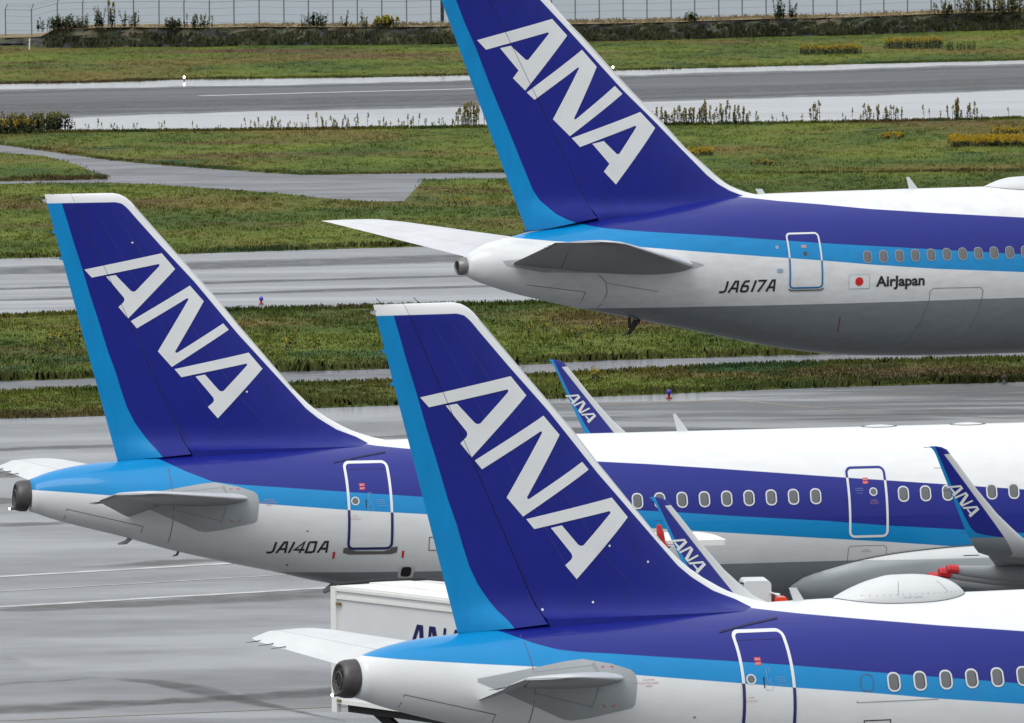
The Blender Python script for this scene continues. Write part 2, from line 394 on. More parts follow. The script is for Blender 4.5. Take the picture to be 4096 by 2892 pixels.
def cabin_window(body, root, x, z, wd, hg, ring_mat, rw=.016):
    o = decal('window', offset_ribbon(rrect(x-wd/2, x+wd/2, z-hg/2, z+hg/2, wd*.44, 6), rw*2, True), body.side, ring_mat, root, .013, .5)
    decal('pane', [rrect(x-wd/2+.006, x+wd/2-.006, z-hg/2+.006, z+hg/2-.006, wd*.42, 6)], body.side, PANEIN, o, .006, .5)
    decal('window_shade', [rrect(x-wd/2+.012, x+wd/2-.040, z-hg/2+.022, z+hg/2-.012, wd*.36, 6)], body.side, PANE, o, .009, .5)
    return o
def blade(root, pts, th, mat, name='antenna', y=0.0):
    n = len(pts); V = [(x, y-th/2, z) for x, z in pts]+[(x, y+th/2, z) for x, z in pts]
    return mesh_obj(name, V, [tuple(range(n))[::-1], tuple(range(n, 2*n))]+[(i, (i+1) % n, n+(i+1) % n, n+i) for i in range(n)], mat, root)
def dome(root, body, x0, x1, hw, hprof, name='radome'):
    h = pchip(hprof); V = []; Fc = []; nx, na = 40, 20
    for i in range(nx+1):
        t = .5-.5*math.cos(math.pi*i/nx); x = x0+(x1-x0)*t; u = 2*t-1; wd = hw*max(.02, (1-abs(u)**2.6))**.55
        for k in range(na+1):
            a = math.pi*k/na; y = -wd*math.cos(a)
            V.append((x, y, body.topz(x, y)-.01+h(x)*math.sin(a)**.8+.0))
    for i in range(nx):
        for k in range(na): b = i*(na+1)+k; Fc.append((b, b+na+1, b+na+2, b+1))
    o = mesh_obj(name, V, Fc, WHITEP, root, True)
    # seal line round the foot
    P = []
    for sgn in (-1, 1):
        rng_ = range(nx+1) if sgn < 0 else range(nx, -1, -1)
        for i in rng_:
            t = .5-.5*math.cos(math.pi*i/nx); x = x0+(x1-x0)*t; u = 2*t-1; wd = (hw+.012)*max(.02, (1-abs(u)**2.6))**.55; y = sgn*wd
            P.append((x, y, body.topz(x, y)+.004))
    mb = MB(); mb.tube(P, .009, 5); mb.build('seal', SEAM, o)
    return o, h

def winglet_and_wing(root, side, ox, wmat, lmat):
    """narrow-body wing with upturned tip; side -1 = towards the camera"""
    s = side
    secs = [(29.2, 21.6, 1.2, 2.35, 0, 1, .95), (26.2, 21.75, 6.4, 2.90, 0, 1, .55), (23.0, 20.0, 12.2, 3.62, 0, 1, .33), (20.35, 18.6, 16.7, 4.16, 0, 1, .17)]
    loft('wing', [(a+ox, b+ox, s*y, z, 0, 1, t) for a, b, y, z, _, _, t in secs], wmat, root, n=16)
    ws = [(20.36, 18.6, 16.7, 4.16, 0, 1), (20.12, 18.45, 17.05, 4.20, .15, .99), (19.80, 18.20, 17.35, 4.28, .45, .88), (19.45, 18.05, 17.55, 4.42, .8, .6),
          (19.12, 17.93, 17.66, 4.60, .97, .2), (18.86, 17.80, 17.72, 4.83, .99, .1), (18.52, 17.66, 17.78, 5.15, .99, .1), (18.03, 17.42, 17.86, 5.72, .99, .1), (17.60, 17.18, 17.93, 6.28, .99, .1),
          (17.42, 17.09, 17.95, 6.50, .99, .1), (17.34, 17.03, 17.965, 6.60, .99, .1), (17.22, 16.97, 17.975, 6.66, .99, .1), (17.08, 16.94, 17.98, 6.685, .99, .1)]
    ts = [.17, .15, .13, .12, .115, .11, .10, .08, .06, .05, .04, .025, .01]
    wl = loft('winglet', [(a+ox, b+ox, s*y, z, -ny*s, nz, t) for (a, b, y, z, ny, nz), t in zip(ws, ts)], lmat, root, n=14)
    yy = pchip([(q[3], q[2]) for q in ws]); le = pchip([(q[3], q[0]) for q in ws]); te = pchip([(q[3], q[1]) for q in ws]); tt = pchip([(q[3], t) for q, t in zip(ws, ts)])
    def surf(x, z):
        q = (le(z)+ox-x)/max(.01, le(z)-te(z)); return s*yy(z)-naca(q)*tt(z)
    T = affine([(1.70, 10.07), (3.51, 10.41), (4.76, 6.57)], [(17.33+ox, 5.79), (17.66+ox, 5.81), (17.90+ox, 5.09)])
    decal('lettering', [[T(p) for p in g] for g in LOGO], surf, LETTER, wl, .012, .15)
    for z in (6.66, 6.2, 5.7, 4.75): mb = MB(); mb.tube([(te(z)+ox, s*yy(z), z), (te(z)+ox-.16, s*yy(z), z+.004)], .006, 5); mb.build('static_wick', BLACK, wl)
    return wl
def winglet_mat(name, ox):
    m, t, b = newmat(name); co, s = sep(t); x, z = s.outputs[0], s.outputs[2]
    xc = curve(t, z, [(4.2, 19.0+ox), (4.62, 18.7+ox), (4.68, 18.3+ox), (4.74, 18.05+ox), (4.85, 17.93+ox), (5.10, 17.78+ox), (5.6, 17.55+ox), (6.69, 17.06+ox)], 2, 10, 10, 22)
    xl = curve(t, z, [(4.2, 19.0+ox), (4.67, 18.66+ox), (6.50, 17.27+ox), (6.54, 17.9+ox), (7, 17.9+ox)], 2, 10, 10, 22)
    col = mixc(t, cmp(t, x, xc), CYAN, BLUE); col = mixc(t, cmp(t, 4.63, z), col, GREYP); col = mixc(t, cmp(t, x, xl), col, (.56, .57, .57, 1))
    t.links.new(col, b.inputs['Base Color']); b.inputs['Roughness'].default_value = .3; return m

def stabilisers(root, secs, hinge, droop, mat, emat, gap=.007, twist=0.0):
    for s in (-1, 1):
        S2 = [(a, b, s*y, z, 0, 1, t) for a, b, y, z, t in secs]
        st = loft('stabiliser', S2, mat, root, 0, hinge-gap, twist=twist)
        loft('elevator', S2, emat, root, hinge+gap, 1, droop, 8, twist)
        for k in (.02, .09, .16):
            a, b = secs[-2], secs[1]; y = a[2]+(b[2]-a[2])*k; x = a[1]+(b[1]-a[1])*k; z = a[3]+(b[3]-a[3])*k-(1-hinge)*(a[0]-a[1])*math.sin(droop); x += .02
            mb = MB(); mb.tube([(x+.05, s*y, z+.01), (x-.02, s*y, z), (x-.26, s*y, z-.02)], [.010, .010, .004], 5); mb.build('static_wick', BLACK, st)
    return

def gear(root, x, y, z0, r, twin=2, name='landing_gear'):
    for s in ((-1, 1) if y else (1,)):
        mb = MB(); mb.tube([(x, s*y, z0), (x, s*y, r)], .11, 10); mb.tube([(x, s*y-.45, r), (x, s*y+.45, r)], .07, 8); g = mb.build(name, METAL, root)
        for xo in ([0] if twin == 2 else [-.7, .7]):
            for yo in (-.36, .36):
                q = MB(); q.tube([(x+xo, s*y+yo-.17, r), (x+xo, s*y+yo-.14, r), (x+xo, s*y+yo+.14, r), (x+xo, s*y+yo+.17, r)], [r*.8, r, r, r*.8], 24); q.build('wheel', RUBBER, g)

# =================================================================== narrow-body aircraft
NB_TOP = [(.02, 5.17), (.33, 5.245), (.75, 5.39), (1.17, 5.49), (1.57, 5.555), (2.03, 5.60), (2.43, 5.63), (3.2, 5.72), (4.2, 5.79), (5.3, 5.84), (6.5, 5.89), (8, 5.94), (9, 5.96), (10.3, 5.98), (12, 5.985), (14, 5.985)]
NB_BOT = [(.02, 4.56), (.35, 4.515), (.78, 4.36), (1.34, 4.19), (1.9, 4.04), (2.43, 3.90), (2.9, 3.76), (3.6, 3.55), (4.43, 3.34), (5.28, 3.14), (6.11, 2.96), (6.91, 2.76), (7.34, 2.67), (8.5, 2.43), (10, 2.16), (12, 1.94), (14, 1.86)]
NB_W = [(.02, .30), (.35, .36), (1, .52), (2, .78), (3.5, 1.07), (5, 1.32), (6.5, 1.53), (8, 1.71), (10, 1.88), (12, 1.96), (14, 1.975)]
nb_le = plin([(5.0, 9.6), (5.85, 9.3), (5.97, 8.72), (6.02, 8.5), (6.08, 8.29), (6.24, 7.87), (6.48, 7.44), (6.75, 7.04), (6.97, 6.82), (7.19, 6.60), (7.46, 6.38), (8.71, 5.32), (9.29, 4.86), (10.15, 4.10), (11.05, 3.31), (11.50, 2.92), (11.62, 2.81), (11.70, 2.72), (11.78, 2.58), (11.82, 2.40)])
nb_te = lambda z: .80+(11.81-z)*(1.63/6.19)
nb_h = lambda z: 1.41+(11.81-z)*.4446
NB_FIN = Fin(nb_le, nb_te, nb_h, 11.82, pchip([(5.4, .52), (7.5, .44), (9.5, .28), (11.5, .17), (11.9, .16)]), 11.55, 5.86)
NB_ZW = [(-2, 11.61), (2.45, 11.61), (2.6, 11.57), (2.73, 11.46), (2.89, 11.27), (3.49, 10.59), (4.28, 9.73), (5.27, 8.52), (6.56, 7.09), (6.87, 6.74), (7.15, 6.51), (7.58, 6.24), (8.04, 6.06), (8.4, 5.85), (12, 5.2)]
NB_XC = [(4, 3.6), (5.62, 3.5), (5.71, 3.42), (5.91, 3.27), (6.21, 3.04), (6.53, 2.82), (6.88, 2.65), (7.31, 2.51), (7.66, 2.41), (8.13, 2.24), (8.80, 2.04), (9.47, 1.83), (10.16, 1.63), (10.73, 1.45), (11.25, 1.30), (11.62, 1.19)]
NB_LEM = [(z, nb_le(z)-.052) for z in (7.19, 7.46, 8.71, 9.29, 10.15, 11.05, 11.5)]

def narrowbody(name, loc, yaw, length, ox, g1, g2, g3, droop, windows, door_mats, label, long_one):
    root = empty(name, loc, yaw); tag(root, label, 'airliner')
    L = length
    B = Body(NB_TOP+[(L-9, 5.985), (L-6, 5.95), (L-4.2, 5.75), (L-2.8, 5.15), (L-1.2, 4.45), (L-.3, 3.95), (L, 3.7)],
             NB_BOT+[(L-8, 1.86), (L-5, 1.92), (L-3, 2.1), (L-1.5, 2.5), (L-.5, 3.0), (L, 3.5)],
             NB_W+[(L-7, 1.975), (L-5, 1.9), (L-3, 1.6), (L-1.2, 1.0), (L-.3, .5), (L, .1)])
    fm = fuselage_mat(name+' fuselage livery', g1, g2, g3, 2.985)
    fu = B.mesh('fuselage', fm, root, .35, L)
    # tail cone with exhaust
    V = []; Fc = []; n = 40; prof = [(.35, 1.0), (.22, .985), (.12, .96), (.045, .90), (.01, .82), (.0, .76), (.04, .70), (.055, .62)]
    for x, k in prof:
        zc = (B.t(.35)+B.b(.35))/2; hz = (B.t(.35)-B.b(.35))/2; hw = B.w(.35)
        for i in range(n): a = 2*math.pi*i/n; V.append((x+.09*math.sin(a)*(1 if x > .2 else .3), hw*k*math.cos(a), zc+hz*k*math.sin(a)-.01*(1-k)))
    for i in range(len(prof)-1):
        for k in range(n): Fc.append((i*n+k, i*n+(k+1) % n, (i+1)*n+(k+1) % n, (i+1)*n+k))
    Fc.append(tuple((len(prof)-1)*n+k for k in range(n)))
    tc = mesh_obj('exhaust_cone', V, Fc, CONE, root, True)
    mb = MB(); zc = 4.86; pp = []
    for k in range(25): a = 2*math.pi*k/24; pp.append((.03, .0+.155*math.cos(a), zc+.155*math.sin(a)))
    mb.tube(pp, .022, 6); mb.build('exhaust_pipe', CONE, tc, True)
    mb = MB(); mb.add([(.028, .15*math.cos(2*math.pi*k/24), zc+.15*math.sin(2*math.pi*k/24)) for k in range(24)], [tuple(range(24))]); mb.build('exhaust_opening', DARK, tc)
    mb = MB(); mb.tube([(.12, .0, 4.60), (-.10, .0, 4.59)], .035, 10); tl = mb.build('tail_light', CONE, root, True)
    mb = MB(); mb.tube([(-.10, .0, 4.59), (-.115, .0, 4.59), (-.14, .0, 4.59)], [.03, .028, .012], 10); mb.build('lamp', LAMPW, tl, True)
    # fin
    finm = fin_mat(name+' fin livery', NB_ZW, NB_XC, NB_LEM, None, (7.19, 11.5))
    f, r = NB_FIN.build(root, finm, 5.5, [(2.43, 5.635), (3.42, 5.715), (4.08, 5.77)])
    decal('lettering', LOGO, NB_FIN.side, LETTER, f, .010, .16)
    decal('seam_line', offset_ribbon([(nb_h(z), z) for z in np.arange(6.0, 11.82, .4)], .009), NB_FIN.side, SEAMB, f, .012, .5)
    for q in (.28, .55): decal('spar_line', offset_ribbon([(nb_h(z)+(nb_le(z)-nb_h(z))*q, z) for z in np.arange(6.4, 11.5, .5)], .010), NB_FIN.side, simple('faint spar line', (.02, .028, .17, 1), .5), f, .004, .4)
    cyp = simple(name+' cyan paint', CYAN, .4)
    mb = MB(); mb.add([(nb_te(11.7)+.02, -.02, 11.72), (nb_te(11.7)-.09, -.012, 11.70), (nb_te(11.7)-.09, .012, 11.66), (nb_te(11.7)+.02, .02, 11.62)], [(0, 1, 2, 3)]); mb.build('hinge_fairing', WHITEP, r)
    for z in (10.95, 10.33): mb = MB(); mb.add([(nb_te(z)+.03, 0, z+.07), (nb_te(z)-.07, 0, z+.02), (nb_te(z)-.07, 0, z-.02), (nb_te(z)+.03, 0, z-.05)], [(0, 1, 2, 3)]); mb.build('hinge_fairing', cyp, r)
    for z in (11.7, 10.95, 10.33): mb = MB(); mb.tube([(nb_te(z)-.06, 0, z), (nb_te(z)-.27, 0, z+.01)], .006, 5); mb.build('static_wick', BLACK, r)
    for x in (1.0, 1.75): mb = MB(); mb.tube([(x, 0, 11.80), (x-.14, 0, 11.93)], .007, 5); mb.build('static_wick', BLACK, r)
    for x, z in (((5.43, 7.17), (6.22, 6.84), (5.07, 6.13), (4.05, 6.03)) if not long_one else ((5.45, 7.17), (2.82, 10.67))): decal('fin_light', [rrect(x-.022, x+.022, z-.022, z+.022, .022)], NB_FIN.side, LETTER, f, .012, .5)
    mb = MB(); mb.add([(2.42, -.02, 5.64), (3.42, -.05, 5.72), (3.42, -.05, 5.66), (2.5, -.02, 5.58)], [(0, 1, 2, 3)]); mb.build('rudder_gap', DARK, f)
    # stabilisers
    secs = [(6.1, 2.75, .3, 4.66, .34), (5.42, 2.36, 1.0, 4.74, .30), (2.42, .84, 5.9, 5.25, .15), (2.20, .78, 6.12, 5.275, .12), (1.92, .76, 6.22, 5.285, .04)]
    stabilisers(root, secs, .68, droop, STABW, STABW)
    pl = decal('fuselage_plate', [[(3.4, 5.0), (3.65, 5.04), (4.15, 5.12), (4.48, 5.15), (5.0, 5.05), (5.36, 4.93), (5.44, 4.86), (5.47, 4.72), (5.42, 4.27), (5.36, 4.21), (4.6, 4.04), (4.27, 4.0), (4.1, 4.03), (2.9, 4.59), (2.45, 4.79), (2.45, 4.85)]], B.side, PLATE, fu, .008, .12)
    for q, wq in (([(4.66, 5.07), (4.78, 4.80)], .07), ([(4.72, 4.62), (4.60, 4.22)], .04), ([(3.5, 4.55), (4.6, 4.26)], .02), ([(3.5, 4.94), (4.62, 5.03)], .012)): decal('plate_strip', offset_ribbon(q, wq), B.side, PLATED, pl, .012, .2)
    for q in ([(4.82, 4.96), (4.82, 5.0), (4.88, 5.0)], [(4.97, 5.0), (5.03, 5.0), (5.03, 4.96)], [(4.82, 4.30), (4.82, 4.25), (4.88, 4.25)], [(4.97, 4.25), (5.03, 4.25), (5.03, 4.30)]): decal('corner_mark', offset_ribbon(q, .012), B.side, RED, pl, .012, .5)
    # skin seams and hatches
    def ring(x, z0, z1, dx=.06): return offset_ribbon([(x+dx*math.sin((z-z0)/(z1-z0)*math.pi), z) for z in np.linspace(z0, z1, 14)], .014)
    decal('seam_line', ring(3.46, 3.62, 5.60)+offset_ribbon([(1.1, 4.32), (1.13, 4.58), (2.86, 4.15), (2.84, 4.0)], .012), B.side, SEAM, fu, .009, .2)
    decal('drain_strip', offset_ribbon([(7.30, 5.54), (7.9, 5.645), (8.58, 5.74)], .028), B.side, SEAMB, fu, .02, .2)
    if not long_one:
        decal('hatch_outline', offset_ribbon([(9.9, 3.3), (9.9, 3.81), (10.43, 3.81), (10.43, 3.3)], .02), B.side, BLACK, fu, .009, .3)
        decal('seam_line', offset_ribbon([(9.75, 4.2), (9.75, 4.16), (11.4, 4.16)], .010)+offset_ribbon(rrect(9.85, 10.11, 4.36, 4.68, .11), .012, True), B.side, SEAM, fu, .010, .3)
    # cabin door
    dm, dz = door_mats, (3.54, 5.56)
    d = decal('door', [rrect(7.53, 8.51, dz[0]+.03, dz[1]-.03, .12)], B.side, fm, root, .010, .12)
    decal('door_outline', offset_ribbon(rrect(7.525, 8.515, dz[0]+.02, dz[1]-.025, .12, 6), .060, True), B.side, dm, d, .016, .12)
    decal('door_seam', offset_ribbon([(7.56, 5.38), (8.47, 5.38)], .010), B.side, SEAMB, d, .013, .3)
    pw = decal('door_window', offset_ribbon(rrect(7.595, 7.765, 4.585, 4.755, .085, 6), .026, True), B.side, RING, d, .018, .5)
    decal('pane', [rrect(7.60, 7.76, 4.59, 4.75, .078, 6)], B.side, PANE, pw, .014, .5)
    for q, (tx, z) in enumerate((('出口', 5.035), ('EXIT', 4.955))):
        e = decal('exit_sign', [rrect(7.80, 7.93, z-.032, z+.032, .008, 2)], B.side, RED, d, .014, .5)
        tp = text_polys(tx, 7.815, 7.915, z-.02, .038)
        if tp: decal('lettering', tp, B.side, LETTER, e, .018, .5)
    decal('arrow_mark', offset_ribbon([(7.93, 4.50), (7.93, 4.66)], .022)+[[(7.905, 4.66), (7.955, 4.66), (7.93, 4.72)]], B.side, BLACK, d, .014, .5)
    decal('handle_outline', offset_ribbon([(8.0, 4.86), (8.06, 4.86), (8.05, 4.60), (8.10, 4.54), (8.10, 4.46), (7.96, 4.46), (7.96, 4.54), (8.01, 4.60), (7.99, 4.86)], .006), B.side, PALEP, d, .014, .5)
    tp = text_polys('DANGER', 7.60, 7.72, 4.32, .022)+text_polys('CABIN PRESSURE MUST BE', 7.53, 7.80, 4.27, .016)+text_polys('ZERO BEFORE OPENING', 7.55, 7.78, 4.24, .016)
    decal('door_notice', tp, B.side, PINK, d, .014, .5)
    decal('door_notice', text_polys('DOOR OPERATION', 8.16, 8.34, 4.68, .02)+text_polys('PUSH FLAP INWARD', 8.16, 8.36, 4.64, .02)+text_polys('LIFT LEVER FULLY', 8.18, 8.38, 4.60, .02)+text_polys('PULL DOOR OUTWARD', 8.18, 8.42, 4.54, .02), B.side, PALEP, d, .014, .5)
    nt_ = text_polys('CAUTION', 5.58, 5.80, 4.715, .035)+text_polys('FLIGHT RECORDERS', 5.50, 5.88, 4.655, .035)+text_polys('HERE', 5.63, 5.75, 4.60, .035)+offset_ribbon([(5.52-.04, 4.672), (5.46-.08, 4.672)], .012)
    decal('caution_notice', nt_, B.side, PINK, fu, .010, .5)
    for x in windows: cabin_window(B, root, x, 4.515, .235, .335, RING)
    # roof things
    if not long_one:
        blade(root, [(9.22, 6.22), (9.37, 6.21), (9.55, 5.93), (9.33, 5.93)], .035, WHITEP)
        rd, h = dome(root, B, 10.15, 12.85, .62, [(10.1, 0), (10.27, .07), (10.62, .22), (11.02, .345), (11.38, .405), (11.74, .405), (12.14, .37), (12.47, .29), (12.65, .20), (12.78, .09), (12.86, 0)])
        def dside(x, z):
            t = (x-10.15)/2.7; u = 2*t-1; wd = .62*max(.02, 1-abs(u)**2.6)**.55; lo = 0; hi = math.pi/2
            for _ in range(18):
                a = (lo+hi)/2; y = -wd*math.cos(a); zz = B.topz(x, y)-.01+h(x)*math.sin(a)**.8
                if zz > z: hi = a
                else: lo = a
            return -wd*math.cos((lo+hi)/2)
        decal('rivets', [rrect(x-.009, x+.009, 6.045-.009, 6.045+.009, .009, 1) for x in np.arange(10.55, 12.7, .13)], dside, SEAM, rd, .008, .5)
        decal('dome_seam', offset_ribbon([(11.22, 6.03), (11.25, 6.15), (11.32, 6.28)], .006)+offset_ribbon([(12.30, 6.05), (12.22, 6.17), (12.14, 6.26)], .006), dside, SEAM, rd, .008, .1)
        decal('small_print', text_polys('NO STEP', 11.32, 11.50, 5.975, .030)+text_polys('CAUTION', 11.53, 11.71, 5.975, .030), dside, PALEP, rd, .010, .5)
    else:
        blade(root, [(15.65, 6.39), (15.71, 6.40), (16.05, 5.94), (15.76, 5.94)], .035, WHITEP)
        for x0 in (20.2, 22.35): dome(root, B, x0, x0+.85, .22, [(x0, 0), (x0+.25, .045), (x0+.45, .05), (x0+.7, .03), (x0+.85, 0)], 'antenna_fairing')
    # under the tail
    mb = MB(); mb.tube([(2.75, 0, 3.86), (2.6, 0, 3.74), (2.42, 0, 3.71)], [.05, .05, .02], 8); mb.build('drain_mast', PLATE, root, True)
    mb = MB(); mb.tube([(3.85, 0, 3.52), (3.8, 0, 3.42), (3.7, 0, 3.39)], [.03, .03, .01], 8); mb.build('small_antenna', SEAM, root)
    if long_one:
        sl_ = decal('door_sill', [[(7.42, 3.575), (7.55, 3.60), (7.60, 3.53), (7.72, 3.50), (8.34, 3.49), (8.46, 3.52), (8.53, 3.58), (8.66, 3.60), (8.65, 3.455), (8.50, 3.415), (7.56, 3.42), (7.42, 3.46)]], B.side, SILL, root, .008, .15)
        d2 = decal('door', [rrect(19.39, 20.27, 3.56, 5.13, .12)], B.side, fm, root, .010, .2)
        decal('door_outline', offset_ribbon(rrect(19.38, 20.28, 3.55, 5.14, .12, 6), .055, True), B.side, outline_mat('second door outline', g1, BLUE, OFFW), d2, .016, .15)
        pw = decal('door_window', offset_ribbon(rrect(19.885, 20.055, 4.50, 4.67, .085, 6), .026, True), B.side, RING, d2, .018, .5)
        decal('pane', [rrect(19.89, 20.05, 4.505, 4.665, .078, 6)], B.side, PANE, pw, .014, .5)
        for tx, z in (('出口', 4.875), ('EXIT', 4.80)):
            e = decal('exit_sign', [rrect(19.74, 19.87, z-.032, z+.032, .008, 2)], B.side, RED, d2, .014, .5)
            tp = text_polys(tx, 19.755, 19.855, z-.02, .038)
            if tp: decal('lettering', tp, B.side, LETTER, e, .018, .5)
        decal('door_notice', text_polys('DOOR OPERATION', 19.54, 19.72, 4.66, .02)+text_polys('PUSH FLAP INWARD', 19.54, 19.74, 4.61, .02)+text_polys('LIFT LEVER', 19.57, 19.70, 4.55, .02), B.side, PALEP, d2, .014, .5)
        decal('door_notice', text_polys('DANGER', 19.90, 20.04, 4.38, .022)+text_polys('CABIN PRESSURE', 19.86, 20.08, 4.34, .018)+text_polys('MUST BE ZERO', 19.87, 20.07, 4.30, .018), B.side, PINK, d2, .014, .5)
        decal('registration', reg_polys('JA140A', 5.70, 7.05, 3.475, .27), B.side, BLACK, fu, .010, .2)
        for x in (7.19, 8.765): decal('red_mark', [[(x, 3.49), (x+.055, 3.49), (x+.05, 3.325), (x, 3.325)]], B.side, RED, fu, .010, .5)
        v = decal('outflow_valve', [rrect(8.74, 9.10, 2.83, 3.12, .05)], B.side, METAL, root, .012, .12)
        decal('opening', [rrect(8.80, 9.03, 2.86, 3.10, .07)], B.side, DARK, v, .02, .12)
        decal('hatch_outline', offset_ribbon([(9.38, 3.80), (9.38, 3.49), (9.9, 3.49), (9.9, 3.80), (9.38, 3.80)], .016), B.side, BLACK, fu, .009, .3)
        decal('cargo_hatch', offset_ribbon(rrect(19.36, 20.28, 2.80, 3.33, .09), .010, True), B.side, SEAM, fu, .008, .3)
        decal('small_print', text_polys('CARGO', 19.72, 19.86, 3.22, .02)+text_polys('COMPARTMENT', 19.66, 19.92, 3.18, .02), B.side, SEAM, fu, .010, .5)
        mb = MB(); mb.tube([(7.75, 0, 2.68), (7.5, 0, 2.6), (7.25, 0, 2.46)], [.10, .09, .05], 8); mb.build('tail_bumper', PLATE, root, True)
    for q in (rrect(6.2, 6.25, 3.15, 3.19, .01, 1), rrect(6.55, 6.60, 3.98, 4.01, .01, 1)): decal('small_vent', [q], B.side, SEAM, fu, .01, .5)
    # belly fairing and wings
    bfx = [18.1+ox, 18.35+ox, 18.9+ox, 19.7+ox, 20.8+ox, 22.5+ox, 25+ox, 29+ox, 33+ox, 34.5+ox]
    bft = [2.42, 2.62, 2.80, 3.0, 3.16, 3.27, 3.30, 3.28, 2.9, 2.4]; bfw = [1.05, 1.50, 1.76, 1.92, 2.02, 2.08, 2.12, 2.10, 1.9, 1.2]; bfb = [2.15, 1.92, 1.80, 1.70, 1.62, 1.55, 1.5, 1.55, 1.8, 2.1]
    ft, fw, fb = pchip(list(zip(bfx, bft))), pchip(list(zip(bfx, bfw))), pchip(list(zip(bfx, bfb))); V = []; Fc = []; n = 48; xs = np.linspace(bfx[0], bfx[-1], 70)
    def sec(x):
        out = []
        zt = ft(x); wt = -B.side(x, zt)+.004; zb = fb(x); W = max(fw(x), wt)
        for k in range(n+1):
            a = k/n; # right side top -> bottom -> left side top
            th = math.pi*a; yy = math.cos(th); zz = math.sin(th)
            y = (abs(yy)**.75)*(1 if yy > 0 else -1)*W; z = zt-(zt-zb)*zz**.8
            blend = max(0, 1-(zt-z)/.18); y = y*(1-blend)+(1 if yy > 0 else -1)*(wt)*blend if blend > 0 else y
            out.append((x, y, z))
        return out
    for x in xs: V += sec(float(x))
    for i in range(len(xs)-1):
        for k in range(n): b = i*(n+1)+k; Fc.append((b, b+1, b+n+2, b+n+1))
    bf = mesh_obj('belly_fairing', V, Fc, fuselage_mat(name+' fairing paint', [(0, 9.9), (30, 9.9)], [(0, 9.8), (30, 9.8)], [(0, 9.7), (30, 9.7)], 2.985, grey=(.37, .40, .41, 1)), root, True)
    mb = MB(); mb.tube([(float(x), B.side(float(x), ft(float(x)))-.02, ft(float(x))+.004) for x in np.linspace(bfx[0], bfx[-3], 40)], .014, 5); mb.build('seal', SEAM, bf)
    lm = winglet_mat(name+' winglet livery', ox)
    winglet_and_wing(root, 1, ox, GREYW, lm); winglet_and_wing(root, -1, ox, GREYW, lm)
    # flap track fairings with red tips
    for s in (-1, 1):
        for (y, x0, z0, ln, r) in ((13.0, 18.70, 3.60, 3.6, .20), (9.6, 19.45, 3.26, 4.2, .24), (6.3, 20.1, 2.88, 4.8, .28)):
            V = []; Fc = []; N = 14; st = [(0, .45), (.12, .62), (.3, .85), (.5, 1), (.72, .85), (.9, .45), (1, .05)]
            for t, k in st:
                for i in range(N):
                    a = 2*math.pi*i/N; V.append((x0+ox+t*ln, s*y+r*.55*k*math.cos(a), z0-.12*math.sin(math.pi*min(1, t*1.2))-t*.05+r*k*math.sin(a)))
            for i in range(len(st)-1):
                for k in range(N): Fc.append((i*N+k, (i+1)*N+k, (i+1)*N+(k+1) % N, i*N+(k+1) % N))
            Fc.append(tuple(range(N)))
            ff = mesh_obj('flap_fairing', V, Fc, GREYW, root, True)
            k = .50; mb = MB(); mb.tube([(x0+ox-.03, s*y, z0), (x0+ox+.01, s*y, z0), (x0+ox+.22, s*y, z0-.02)], [r*.40, r*.50, r*.56], 10); mb.build('red_tip', simple('red protective cap', (.50, .012, .018, 1), .45), ff)
    mb = MB(); mb.box((18.05+ox, -17.3, 4.22), (.35, .02, .02)); mb.build('wing_wick', BLACK, root)
    gear(root, 22.5+ox, 3.8, 2.6, .57); gear(root, L-5.07, 0, 2.2, .38)
    return root, B

P1G1 = [(0, 9.5), (7.3, 6.4), (7.76, 5.99), (8.33, 5.89), (9.09, 5.79), (10.31, 5.65), (11.75, 5.49), (13.55, 5.31), (25, 4.2), (30, 3.9)]
P1G2 = [(0, 9.4), (2.4, 6.1), (2.87, 5.80), (3.14, 5.67), (3.28, 5.61), (3.65, 5.45), (4.05, 5.33), (4.48, 5.27), (5.0, 5.23), (6.05, 5.13), (7.37, 5.01), (8.4, 4.91), (9.97, 4.73), (11.77, 4.53), (13.21, 4.37), (25, 3.1), (30, 2.6)]
P1G3 = [(0, 5.36), (1.04, 5.24), (2.46, 5.12), (3.78, 5.02), (5.15, 4.86), (6.03, 4.76), (7.41, 4.61), (8.37, 4.5), (9.95, 4.34), (11.38, 4.17), (13.18, 3.99), (25, 2.7), (30, 2.1)]
P2G1 = [(0, 9.5), (7.3, 6.4), (7.76, 5.99), (8.39, 5.87), (9.04, 5.80), (13.5, 5.42), (14.63, 5.34), (16.28, 5.2), (18.9, 4.96), (21.6, 4.72), (23.66, 4.54), (30, 4.0)]
P2G2 = [(0, 9.4), (2.4, 6.1), (2.87, 5.88), (3.2, 5.74), (3.87, 5.40), (4.43, 5.17), (4.99, 5.09), (5.4, 5.06), (7.49, 4.88), (9.15, 4.74), (14.33, 4.3), (15.36, 4.22), (16.85, 4.09), (18.78, 3.94), (20.28, 3.79), (22.06, 3.65), (30, 3.0)]
P2G3 = [(0, 5.06), (1.16, 4.97), (2.22, 4.88), (5.39, 4.66), (7.47, 4.47), (9.22, 4.34), (16.36, 3.73), (18.78, 3.53), (20.25, 3.41), (22.06, 3.24), (30, 2.6)]
DB = (.014, .016, .11, 1)
narrowbody('passenger_jet', (-3.29832, 210.87582, 0), rad(23.0855), 37.57, -2.67, P1G1, P1G2, P1G3, rad(17), [10.52+.5334*i for i in range(9)],
           outline_mat('front jet door outline', P1G3, OFFW, DB), 'nearest of the three jets, white roof dome and dark exhaust cone at the bottom', False)
